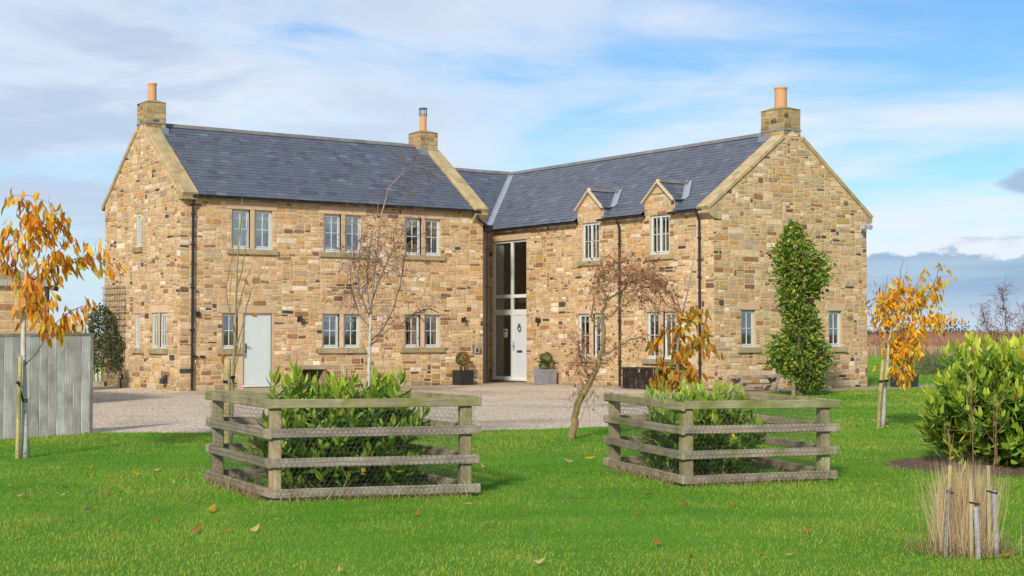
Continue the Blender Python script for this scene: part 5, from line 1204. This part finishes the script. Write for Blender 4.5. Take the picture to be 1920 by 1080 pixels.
# the leaning yellow cherry on the right lawn
t7_ = empty('cherry_tree', (3.86, -21.83, 0), 'leaning staked cherry with golden leaves and bare leaders on the open lawn beside the gable', 'tree', 'young cherries in autumn leaf')
r = np.random.default_rng(107); F = Frame((3.86, -21.83), 25.6 / FPX)
tk = limb('trunk', [F(-2, -4), F(4, 60), F(10, 120), F(14, 170), F(22, 215)], .042, .02, M['birch'], (0.40, 0.35, 0.30), t7_, 8, .004, r, flare=.02)
bb = [[F(20, 205), F(30, 250), F(36, 290), F(42, 316)], [F(14, 165), F(2, 210, -.1), F(0, 250, -.1), F(2, 276, -.1)], [F(18, 190), F(44, 230, -.1), F(62, 262, -.15), F(66, 282, -.15)], [F(16, 180), F(52, 220, .1), F(92, 250, .15), F(110, 290, .15), F(112, 310, .15)], [F(14, 160), F(50, 190, -.1), F(90, 206, -.15), F(122, 214, -.15)], [F(16, 185), F(10, 240, .1), F(14, 285, .1)], [F(10, 120), F(30, 110, -.1), F(40, 90, -.15)], [F(12, 130), F(28, 160, .1), F(48, 176, .1)], [F(10, 150), F(-16, 200), F(-20, 232)], [F(24, 220), F(40, 262, .1), F(52, 300, .1)], [F(14, 140), F(46, 150, -.1), F(64, 160, -.1)]]
bp = [limb('branch', p, .013, .003, M['bark'], (0.19, 0.15, 0.14), t7_, 5, .006, r) for p in bb]
k3 = dict(L=(.09, .155), W=(.036, .058), out=.4, jig=.22)
leafy(t7_, 'cherry', [(bp[0], 34, dict(k3, t1=.62, t0=.0)), (bp[1], 46, dict(k3, t1=.85)), (bp[2], 44, dict(k3, t1=.8)), (bp[3], 70, dict(k3, t0=.3, t1=.86)), (bp[4], 60, dict(k3, t0=.3, t1=.8)), (bp[5], 24, dict(k3, t1=.6)), (bp[6], 40, dict(k3, t0=.25)), (bp[7], 60, dict(k3, t0=.1)), (bp[8], 10, dict(k3, t0=.3)), (bp[9], 20, dict(k3, t1=.6)), (bp[10], 52, dict(k3, t0=.15)), (tk, 20, dict(k3, t0=.6)), (bp[3], 5, dict(k3, t0=.95)), (bp[4], 4, dict(k3, t0=.93))],
      r, [(0.74, 0.43, 0.020), (0.68, 0.34, 0.018), (0.76, 0.52, 0.030), (0.48, 0.33, 0.03), (0.38, 0.14, 0.03)], (4, 2.6, 2.2, 1.3, .7), dn=2.3)
stake((3.62, -21.93), 1.17, .034, 'short round stake leaning beside the golden leaved cherry', (.10, 0), .80, tie_to=along(tk, .42)[0])

# bare twisted hazel beyond the big laurel
t8_ = empty('twisted_hazel', (5.92, -22.85, 0), 'bare contorted hazel with purple brown twigs behind the big laurel', 'tree', 'contorted hazels')
r = np.random.default_rng(108); F = Frame((5.92, -22.85), 26 / FPX); tw = MB(); LP, LD = [], []
p0 = limb('trunk', [F(0, -3), F(6, 40), F(-4, 90), F(10, 130), F(4, 160)], .05, .02, M['bark'], (0.2, 0.14, 0.12), t8_, 7, .01, r)
RC = [(0.16, 0.085, 0.085), (0.13, 0.07, 0.07), (0.2, 0.11, 0.10)]
for pts in ([F(4, 120), F(-20, 160), F(-40, 190), F(-48, 220)], [F(4, 140), F(30, 180, .1), F(50, 220, .1)], [F(4, 150), F(-4, 200), F(-10, 260)], [F(6, 130), F(40, 150, -.1), F(70, 190, -.1)], [F(0, 110), F(-30, 130, .1), F(-44, 160, .1)]):
    curl_twigs(limb('branch', pts, .018, .005, M['bark'], (0.17, 0.11, 0.10), t8_, 5, .02, r), 52, (.25, .55), 0, .2, 2)
o = tw.build('twigs', M['bark'], t8_); o['kind'] = 'stuff'

# ------------------------------------------------------------------ saplings in tubes among dry grass
cg = np.array((-7.02, -32.20, 0.0)); r = np.random.default_rng(109); Fc = Frame((cg[0], cg[1]), 10.9 / FPX)
n = 2300; P = cg + RGT * (r.normal(size=(n, 1)) * .085) + FLAT * (r.normal(size=(n, 1)) * .08); c = jcol(pick([(0.68, 0.55, 0.35), (0.58, 0.44, 0.26), (0.46, 0.32, 0.18)], (4, 3, 2), n, r), n, r, .12)
tuft = blades(P, r.uniform(.32, .74, n),   .0035, c, r, .105, 'dry_grass_tussock', M['straw'], label='tall bleached grass tussock round the tree tubes', ctr=cg, spray=.3)
n = 1100; P = cg + RGT * (r.normal(size=(n, 1)) * .15) + FLAT * (r.normal(size=(n, 1)) * .13); c = jcol(pick([(0.30, 0.23, 0.13), (0.22, 0.17, 0.09), (0.14, 0.19, 0.04)], (3, 3, 2), n, r), n, r, .2)
blades(P, r.uniform(.08, .22, n), .004, c, r, .7, 'dry_grass_litter', M['straw'], label='matted dead grass at the foot of the tussock')
for i, (sx, sh, slean, tx, th0, th1, tl, fo, sap) in enumerate(((-46, 168, 12, -36, 15, 128, 4, -.13, 0), (-5, 143, 0, 4, 16, 95, -2, -.24, 1), (36, 168, 0, 46, 20, 122, -2, -.14, 2))):
    word = ('beside the darkest grey tube', 'with the lowest top, beside the short pale tube', 'beside the tall pale tube')[i]
    f0 = Fc(sx, 0, fo)[:2]
    st = stake((f0[0], f0[1]), sh * Fc.s, .013, 'square pale stake ' + word + ' in the tussock', (slean * Fc.s, 0), sh * Fc.s * .72, True, (0.44, 0.36, 0.21), 'square stakes in the tussock', tie_to=Fc(tx + 2, sh * .70, fo))
    tw_ = empty('tree_tube', tuple(Fc(tx, 0, fo)), ('dark weathered spiral tube in the tussock, leaning from its stake', 'short pale spiral tube in the middle of the tussock', 'tall pale spiral tube with a green tie in the tussock')[i], 'tree tube', 'spiral tree tubes')
    mb = MB(); p0, p1 = Fc(tx - tl * 2, 0, fo), Fc(tx, th1, fo); nn = 26; col = ((0.26, 0.235, 0.23), (0.46, 0.46, 0.50), (0.42, 0.42, 0.46))[i]
    mb.tube([p0 + (p1 - p0) * k / nn for k in range(nn + 1)], [.0185 + .0022 * (k % 4 == 0) for k in range(nn + 1)], 9, col, cap=False); mb.build('sleeve', M['straw'], tw_, smooth=False)
    mb = MB(); k_ = 60; d_ = (p1 - p0)
    mb.tube([p0 + d_ * k / k_ + RGT * .0205 * math.cos(k * .75) + FLAT * .0205 * math.sin(k * .75) for k in range(k_ + 1)], [.0016] * (k_ + 1), 4, tuple(x * .55 for x in col)); mb.build('spiral_edge', M['black'], tw_)
    s_ = empty('tree_sapling', tuple(Fc(tx, 0, fo)), ('whippy sapling with a few yellow strap leaves above the dark tube', 'tallest bare sapling rising from the short middle tube', 'red brown branching sapling above the tall pale tube')[i], 'sapling', 'saplings in tubes')
    tops = (236, 318, 296)[i]; bc = ((0.30, 0.23, 0.10), (0.24, 0.13, 0.10), (0.26, 0.12, 0.09))[i]
    trk = limb('stem', [Fc(tx - tl, 5, fo), Fc(tx, th1, fo), Fc(tx + (2, -4, 3)[i], 210, fo), Fc(tx + (-4, -6, 8)[i], tops, fo)], .0075, .002, M['bark'], bc, s_, 5, .002, r)
    tb = MB()
    for k in range((6, 7, 9)[i]):
        q, dv = along(trk, r.uniform(.5, .95)); twig(tb, q, dv + r.normal(size=3) * .35, r.uniform(.12, .3), .0035, r, .12, .02, 5, bc)
    tb.build('twigs', M['bark'], s_)
    n = (16, 9, 10)[i]; P, D, Ln, Wd = hang(trk, n, r, .6, 1.0, (.05, .10), (.010, .018), .5, .22)
    leaves(s_, 'strap', M['leaf'], P, D, side_of(D, r), Ln, Wd, jcol(pick([(0.50, 0.40, 0.03), (0.42, 0.30, 0.03), (0.30, 0.32, 0.04)], (3, 2, 2), n, r), n, r), n, .2, .5)

# ------------------------------------------------------------------ planters and topiary
def planter(c, s, h, ang, col, m, label):
    root = empty('square_planter', (*c, 0), label, 'planter', 'square planters'); ca, sa = math.cos(ang), math.sin(ang); P3 = lambda x, y, z: (c[0] + x * ca - y * sa, c[1] + x * sa + y * ca, z)
    mb = MB(); a, b, i = s / 2 * .97, s / 2, s / 2 - .035; e = .012
    rings = [(a, .035), (b, h - e), (b - e, h), (i, h), (i - .01, h - .07)]; vs = [P3(x * q, y * q, z) for q, z in rings for x, y in ((-1, -1), (1, -1), (1, 1), (-1, 1))]
    mb.add(vs, [[k * 4 + j, k * 4 + (j + 1) % 4, k * 4 + 4 + (j + 1) % 4, k * 4 + 4 + j] for k in range(4) for j in range(4)] + [[0, 3, 2, 1]], col); mb.build('pot', M[m], root)
    mb = MB(); mb.poly([P3(x * (i - .006), y * (i - .006), h - .05) for x, y in ((-1, -1), (1, -1), (1, 1), (-1, 1))], (0.06, 0.045, 0.03)); mb.build('soil', M['mulch'], root); return root
def topiary(c, z0, balls, cols, wts, label, seed, trunk=True, split_col=None):
    root = empty('topiary_bush', (*c, z0), label, 'topiary', 'clipped box bushes'); r = np.random.default_rng(seed)
    if trunk: limb('trunk', [(c[0], c[1], z0 - .02), (c[0] + .01, c[1], z0 + .1), (c[0], c[1], balls[0][2])], .018, .014, M['bark'], (0.42, 0.36, 0.27), root, 6)
    P, D = [], []
    for dx, f, z, R_, n in balls:
        q = unit(r.normal(size=(n, 3))); rad = R_ * (r.uniform(.55, 1.0, n) ** .5) * (1 + .05 * np.sin(q[:, 0] * 7)); P.append(np.array((c[0], c[1], 0)) + RGT * dx + FLAT * f + ez * z + q * rad[:, None]); D.append(unit(q + r.normal(size=(n, 3)) * .7))
    P, D = np.concatenate(P), np.concatenate(D); n = len(P); cc = pick(cols, wts, n, r)
    if split_col is not None:
        s = ((P - np.array((c[0], c[1], 0))) @ RGT + r.normal(size=n) * .05) > -.03; cc[s] = pick(split_col, (1, 1, 1), s.sum(), r)
    leaves(root, 'box', M['laurel'], P, D, side_of(D, r), r.uniform(.025, .045, n), r.uniform(.016, .028, n), jcol(cc, n, r, .2), 0)
BX = [(0.045, 0.10, 0.015), (0.075, 0.15, 0.02), (0.11, 0.18, 0.025)]
planter((9.10, -.38), .48, .49, 0, (0.02, 0.02, 0.022), 'black', 'black square planter against the front wall beside the corner downpipe')
topiary((9.10, -.38), .44, [(0, 0, .84, .215, 1500)], BX, (1, 1, .6), 'round clipped box ball half turned rust brown in the black planter', 5, split_col=[(0.27, 0.13, 0.03), (0.19, 0.11, 0.03), (0.30, 0.18, 0.04)])
planter((11.76, -1.06), .52, .50, 0, (0.22, 0.225, 0.235), 'concrete', 'grey stone square planter beside the front door')
topiary((11.76, -1.06), .45, [(.03, 0, .84, .19, 1300), (-.03, .02, .62, .17, 900)], BX, (2, 2, 1), 'bright green double lobed box bush in the grey planter', 6)
planter((18.95, -9.35), .62, .50, .25, (0.028, 0.03, 0.038), 'black', 'dark square planter standing on the path beyond the wing gable')
topiary((18.95, -9.35), .45, [(-.02, 0, .95, .30, 1700)], [(0.03, 0.065, 0.014), (0.05, 0.09, 0.02), (0.09, 0.09, 0.03)], (2, 2, 1), 'dark clipped bush in the planter beyond the gable', 8)

# ------------------------------------------------------------------ storage box, bench, niche, mat, lamp
sb = empty('garden_storage_box', (11.75, -6.1, 0), 'dark brown slatted garden storage box against the wing wall', 'storage box'); DB = (0.035, 0.024, 0.021)
bx0, bx1, by0, by1 = 11.45, 12.02, -6.95, -5.30
m_ = MB(); m_.box((bx0 + .02, by0 + .02, .03), (bx1 - .02, by1 - .02, .57), (0.022, 0.015, 0.013)); m_.build('carcass', M['wood'], sb)
for k in range(17):
    y = by0 + .05 + k * (by1 - by0 - .1) / 16; plank('slat', (bx0 + .012, y, .06), (bx0 + .012, y, .56), .084, .02, (0, 1, 0), M['wood'], tint(DB, fr, .12), sb, ch=.006, r=fr)
for k in range(6):
    x = bx0 + .06 + k * .09; plank('slat', (x, by1 - .012, .06), (x, by1 - .012, .56), .08, .02, (1, 0, 0), M['wood'], tint(DB, fr, .12), sb, ch=.006, r=fr)
m_ = MB(); m_.box((bx0 - .015, by0 - .01, .575), (bx1, by1 + .015, .64), DB); m_.build('lid', M['wood'], sb)
m_ = MB(); m_.box((bx0 - .01, by0, .025), (bx0 + .03, by1 + .01, .07), DB); m_.build('plinth', M['wood'], sb)
m_ = MB(); m_.obox((bx0 - .03, (by0 + by1) / 2, .55), (.01, 0, 0), (0, .035, 0), (0, 0, .04), (0.55, 0.55, 0.56)); m_.build('padlock', M['metal'], sb)

bn = empty('wooden_bench', (13.0, -9.2, 0), 'rustic grey bench with crossed legs standing along the wing gable', 'bench'); BW = (0.43, 0.355, 0.29)
for k in range(3): plank('plank', (11.98, -9.42 + k * .15, .435), (13.86, -9.42 + k * .15, .44), .142, .07, (0, 1, 0), M['wood'], tint(BW, fr, .1), bn, r=fr)
for x in (12.25, 13.60):
    for s, dx in ((1, -.02), (-1, .02)): plank('leg', (x + dx, -9.27 - s * .30, .03), (x + dx, -9.27 + s * .16, .415), .10, .05, (0, 1, 0), M['wood'], tint(BW, fr, .1), bn, r=fr)
    plank('leg', (x - .22, -9.52, .03), (x + .04, -9.50, .415), .08, .035, (1, 0, 0), M['wood'], tint(BW, fr, .1), bn, r=fr)
plank('stretcher', (12.2, -9.27, .22), (13.65, -9.27, .22), .08, .045, (0, 0, 1), M['wood'], BW, bn, r=fr)

nb_ = empty('log_store', (3.9, -.3, 0), 'low open timber log store against the front wall', 'log store'); TB = (0.30, 0.22, 0.14)
m_ = MB(); m_.box((3.46, -.36, .02), (3.54, -.03, .60), TB); m_.box((4.28, -.36, .02), (4.36, -.03, .60), TB); m_.build('side_panel', M['wood'], nb_)
m_ = MB(); m_.box((3.54, -.06, .02), (4.28, -.03, .60), (0.10, 0.065, 0.04)); m_.build('back_panel', M['wood'], nb_)
m_ = MB(); m_.prism([(3.42, -.42, .585), (4.40, -.42, .585), (4.40, -.025, .66), (3.42, -.025, .66)], [(3.42, -.42, .62), (4.40, -.42, .62), (4.40, -.025, .70), (3.42, -.025, .70)], (0.36, 0.29, 0.19)); m_.build('lid', M['wood'], nb_)
m_ = MB(); m_.box((3.54, -.34, .05), (4.28, -.07, .09), TB); m_.build('shelf', M['wood'], nb_)
dm = MB(); dm.box((XW - .80, .85, .032), (XW - .22, 1.75, .048), (0.03, 0.028, 0.025)); o = dm.build('door_mat', M['mulch']); tag(o, 'dark door mat on the paving at the glazed entrance', 'mat')
bl_ = empty('bollard_light', (-.3, 3.78, 0), 'small dark bollard light at the foot of the climber', 'light')
m_ = MB(); m_.tube([(-.3, 3.78, 0), (-.3, 3.78, .26)], [.022, .022], 8, BK); m_.build('post', M['black'], bl_)
m_ = MB(); m_.obox((-.3, 3.78, .34), (.055, 0, 0), (0, .055, 0), (0, 0, .085), BK); h_ = m_.build('lamp_head', M['black'], bl_)
m_ = MB(); m_.obox(np.array((-.3, 3.78, .35)) - FLAT * .078, RGT * .022, FLAT * .003, ez * .04, (0.6, 0.58, 0.52)); m_.build('lens', M['paint'], h_)

# ------------------------------------------------------------------ shrubs and rough ground beyond the lawn
def wisp(c, R_, H, n, cols, w, label, seed, name='garden_shrub', ls=(.03, .06), nt_=60):
    root = empty(name, (*c, 0), label, 'shrub'); r = np.random.default_rng(seed); q = unit(r.normal(size=(n, 3))); q[:, 2] = np.abs(q[:, 2])
    P = np.array((*c, 0.0)) + q * np.array((R_, R_, H)) * (r.uniform(.2, 1, n) ** .6)[:, None] * (1 + .2 * np.sin(q[:, 0] * 5 + seed))[:, None]; D = unit(q + r.normal(size=(n, 3)) * .6 + (0, 0, .4))
    leaves(root, 'box', M['laurel'], P, D, side_of(D, r), r.uniform(*ls, n) * 1.5, r.uniform(*ls, n) * .7, jcol(pick(cols, w, n, r), n, r, .2), 0)
    tb = MB()
    for k in range(nt_): twig(tb, (c[0] + r.normal() * R_ * .2, c[1] + r.normal() * R_ * .2, 0), (r.normal() * .6, r.normal() * .6, 1), H * r.uniform(.7, 1.15), .008, r, .08, 0, 5, (0.17, 0.13, 0.10))
    o = tb.build('stem', M['bark'], root); o['kind'] = 'stuff'
wisp((32.0, .4), 1.15, .95, 2200, [(0.13, 0.14, 0.07), (0.20, 0.16, 0.11), (0.09, 0.12, 0.04)], (2, 2, 1), 'grey green wispy shrub on the lawn behind the far planter', 131)
wisp((21.2, -4.6), .55, .40, 260, [(0.36, 0.30, 0.05), (0.22, 0.24, 0.05)], (2, 2), 'small yellowing plant on the lawn past the gable corner', 132, ls=(.05, .08), nt_=16)
def far(d, x): return CAM[:2] + FLAT[:2] * d + RGT[:2] * ((x - 960) / FPX * d)
for i, (d_, x_, R_, H_, lab) in enumerate(((215, 1775, 5.5, 2.5, 'dark far hedge tree on the skyline beyond the golden cherry'), (180, 1640, 2.6, 1.1, 'low dark bush in the rough grass close to the gable corner'), (205, 1702, 3.0, 1.9, 'distant olive bush on the skyline behind the golden cherry'))):
    H_ += max(0, (d_ - 107) * .0085); wisp(tuple(far(d_, x_)), R_, H_, 1500, [(0.07, 0.085, 0.04), (0.13, 0.12, 0.06), (0.05, 0.07, 0.03)], (2, 1, 1), lab, 140 + i, 'field_bush', (.16, .3), 20)
mb = MB(); rise = lambda d: max(0.0, (d - 107) * .0085)
for k in range(24):
    l0, l1 = -.60 + 1.2 * k / 24, -.60 + 1.2 * (k + 1) / 24
    for d0, d1 in ((107, 150), (150, 215), (215, 300)):
        mb.poly([(*(CAM[:2] + FLAT[:2] * d + RGT[:2] * l * d), rise(d) - .01) for d, l in ((d0, l0), (d0, l1), (d1, l1), (d1, l0))], (0, 0, 0))
struct(mb.build('field_rise', M['field']))
r = np.random.default_rng(150); n = 60000
dd_ = 104 + (r.uniform(0, 1, n) ** 1.5) * 150; lat = r.uniform(.10, .44, n); P = np.zeros((n, 3)); P[:, :2] = CAM[:2] + FLAT[:2] * dd_[:, None] + RGT[:2] * (lat * dd_)[:, None]
P[:, 2] = np.maximum(0, (dd_ - 107) * .0085); edge = 107 + 3.0 * np.sin(P[:, 0] * .11) + r.normal(size=n) * 1.2; P, dd_ = P[dd_ > edge], dd_[dd_ > edge]; n = len(P)
patch = np.sin(P[:, 0] * .10 + 1) * np.sin(P[:, 1] * .13) + .5 * np.sin(P[:, 0] * .31 + P[:, 1] * .22); pale = (dd_ < 121 + 4 * patch)
c = np.where(pale[:, None], pick([(0.58, 0.44, 0.27), (0.48, 0.35, 0.20), (0.40, 0.24, 0.15)], (3, 2, 1), n, r), pick([(0.38, 0.185, 0.115), (0.42, 0.235, 0.13), (0.32, 0.18, 0.13), (0.46, 0.32, 0.18)], (3, 2.4, 2, 1), n, r))
red = (lat[:0],); c = c * (1 + .18 * patch[:, None])
o = blades(P, np.where(pale, r.uniform(.3, .8, n), r.uniform(.7, 1.35, n)), r.uniform(.05, .12, n), jcol(c, n, r, .14), r, .22, 'rough_grass', M['straw'], label='tall red brown dock and pale dry grass along the field edge')

# ------------------------------------------------------------------ lawn grass and fallen leaves
r = np.random.default_rng(160)
def scatter(d0, d1, dens, margin=2.8):
    m = 0.37; area = (d1 * d1 - d0 * d0) * m + 2 * margin * (d1 - d0); n = int(area * dens); q = np.sqrt(r.uniform(d0 * d0, d1 * d1, n)); lt = r.uniform(-1, 1, n) * (m * q + margin)
    P = np.zeros((n, 3)); P[:, :2] = CAM[:2] + FLAT[:2] * q[:, None] + RGT[:2] * lt[:, None]; return P, q
parts = [scatter(8.6, 13, 1500), scatter(13, 18, 1150), scatter(18, 27, 650), scatter(27, 46, 240), scatter(46, 108, 38)]
P = np.concatenate([p for p, q in parts]); q = np.concatenate([q for p, q in parts])
bad = in_poly(P, GRAVEL) | in_poly(P, MULCH)
for (a, b), (c, d) in PAVE: bad |= (P[:, 0] > a) & (P[:, 0] < c) & (P[:, 1] > b) & (P[:, 1] < d)
bad |= (P[:, 0] > -.2) & (P[:, 0] < XW + W2) & (P[:, 1] > -LW)
P, q = P[~bad], q[~bad]; n = len(P); x, y = P[:, 0], P[:, 1]
pt = np.sin(x * 1.9 + np.sin(y * 1.3) * 1.4) * np.sin(y * 2.1 + np.sin(x * .9)) * .5 + .5 * np.sin(x * .63 + 1.2) * np.sin(y * .71 + .4) + .25 * np.sin(x * 5.3 + y * 3.1) * np.sin(y * 6.1 - x * 2.2)
yel = np.clip(.40 + .62 * pt + np.clip((14.0 - q) * .13, 0, .50), 0, 1)[:, None]
col = np.array((0.098, 0.262, 0.016)) * (1 - yel) + np.array((0.315, 0.385, 0.055)) * yel
dry = r.random(n) < .02 + .10 * np.clip(pt, 0, 1); col[dry] = (0.30, 0.26, 0.10)
h = np.interp(q, [9, 18, 28, 50, 108], [.025, .030, .036, .045, .075]) * r.uniform(.55, 1.35, n) * (1 + .25 * pt); w = np.interp(q, [9, 18, 30, 108], [.0042, .0062, .012, .06])
o = blades(P, h, w, jcol(col, n, r, .16, .05), r, .42, 'lawn_grass', M['blade'], label='short bright green lawn grass')

LEAVES_AT = [(-9.98,-21.86,'y'),(-9.80,-23.04,'y'),(-9.48,-22.63,'p'),(-11.29,-24.81,'p'),(-11.44,-24.41,'p'),(-11.64,-24.56,'t'),(-10.58,-26.77,'Y'),(-10.39,-27.68,'y'),(-10.84,-28.20,'p'),(-11.23,-27.93,'r'),(-11.15,-27.07,'r'),(-11.47,-26.06,'b'),(-11.05,-28.17,'o'),(-9.21,-28.04,'o'),(-8.35,-27.66,'p'),(-4.73,-24.42,'P'),(-4.33,-24.12,'Y'),(-8.36,-28.49,'o'),(-7.26,-27.82,'r'),(-7.55,-29.05,'r'),(-8.57,-30.65,'r'),(-8.91,-31.32,'o'),(-8.42,-31.60,'o'),(-8.28,-31.63,'p'),(-7.20,-30.75,'o'),(-4.38,-28.92,'p'),(-7.29,-32.07,'o'),(-7.0,-32.5,'o'),(-9.92,-30.86,'p'),(-4.93,-22.68,'p'),(-6.12,-24.53,'p'),(-6.50,-27.94,'b'),(-6.75,-28.86,'r'),(-6.37,-29.03,'o'),(-10.34,-23.69,'o'),(-10.81,-24.85,'r'),(-10.98,-24.11,'b'),(-11.41,-23.49,'y'),(-11.23,-30.48,'p'),(-7.33,-20.58,'o'),(-8.69,-20.40,'y'),(4.05,-21.61,'o'),(3.84,-22.00,'y'),(3.5,-21.6,'o'),(-10.6,-25.4,'o'),(-9.9,-24.2,'p'),(-11.9,-23.9,'O')]
KC = {'y': ((0.62, 0.38, 0.03), 'yellow'), 'Y': ((0.66, 0.42, 0.02), 'bright yellow'), 'p': ((0.58, 0.42, 0.22), 'pale buff'), 'P': ((0.60, 0.46, 0.25), 'pale buff'), 'r': ((0.40, 0.15, 0.05), 'red brown'), 'o': ((0.46, 0.19, 0.05), 'orange brown'), 't': ((0.45, 0.34, 0.2), 'pale buff'), 'b': ((0.15, 0.09, 0.06), 'dark brown'), 'O': ((0.50, 0.22, 0.03), 'orange brown')}
lr = random.Random(17)
ORD = 'first second third fourth fifth sixth seventh eighth ninth tenth eleventh twelfth thirteenth fourteenth fifteenth sixteenth'.split()
by_kind = {}
for q in sorted(LEAVES_AT, key=lambda q: float(project([(q[0], q[1], 0)])[0][0, 0])): by_kind.setdefault(('large ' if q[2] in 'YPO' else 'small ') + KC[q[2]][1], []).append(q)
def leaf_label(q):
    for k, v in by_kind.items():
        if q in v:
            i = v.index(q); n = len(v); w = 'only' if n == 1 else 'leftmost' if i == 0 else 'rightmost' if i == n - 1 else ORD[i] + ' from the left'
            return w + ' of the ' + k + ' fallen leaves on the lawn' if n > 1 else k + ' fallen leaf on the lawn, the only one so large in that colour'
for x_, y_, k in LEAVES_AT:
    c, wd_ = KC[k]; big = k in 'YPO'; Lf = (.15 if big else lr.uniform(.065, .10)); a = lr.uniform(0, 6.28)
    d = np.array((math.cos(a), math.sin(a), lr.uniform(-.05, .12))); d /= np.linalg.norm(d); s = np.cross(d, (lr.uniform(-.25, .25), lr.uniform(-.25, .25), 1)); s /= np.linalg.norm(s); n_v = np.cross(d, s)
    me = leaf_mesh('cherry', lr.randrange(6), M['leaf'], .3, .3, 1.0)
    o = bpy.data.objects.new('fallen_leaf', me); COL.objects.link(o); o.color = (*tint(c, lr, .1), 1); w_ = Lf * .5
    p = np.array((x_, y_, .036))
    o.matrix_world = Matrix(((d[0] * Lf, s[0] * w_, n_v[0] * w_ * 1.3, p[0]), (d[1] * Lf, s[1] * w_, n_v[1] * w_ * 1.3, p[1]), (d[2] * Lf, s[2] * w_, n_v[2] * w_ * 1.3, p[2]), (0, 0, 0, 1)))
    tag(o, leaf_label((x_, y_, k)), 'leaf', 'fallen leaves on the lawn')
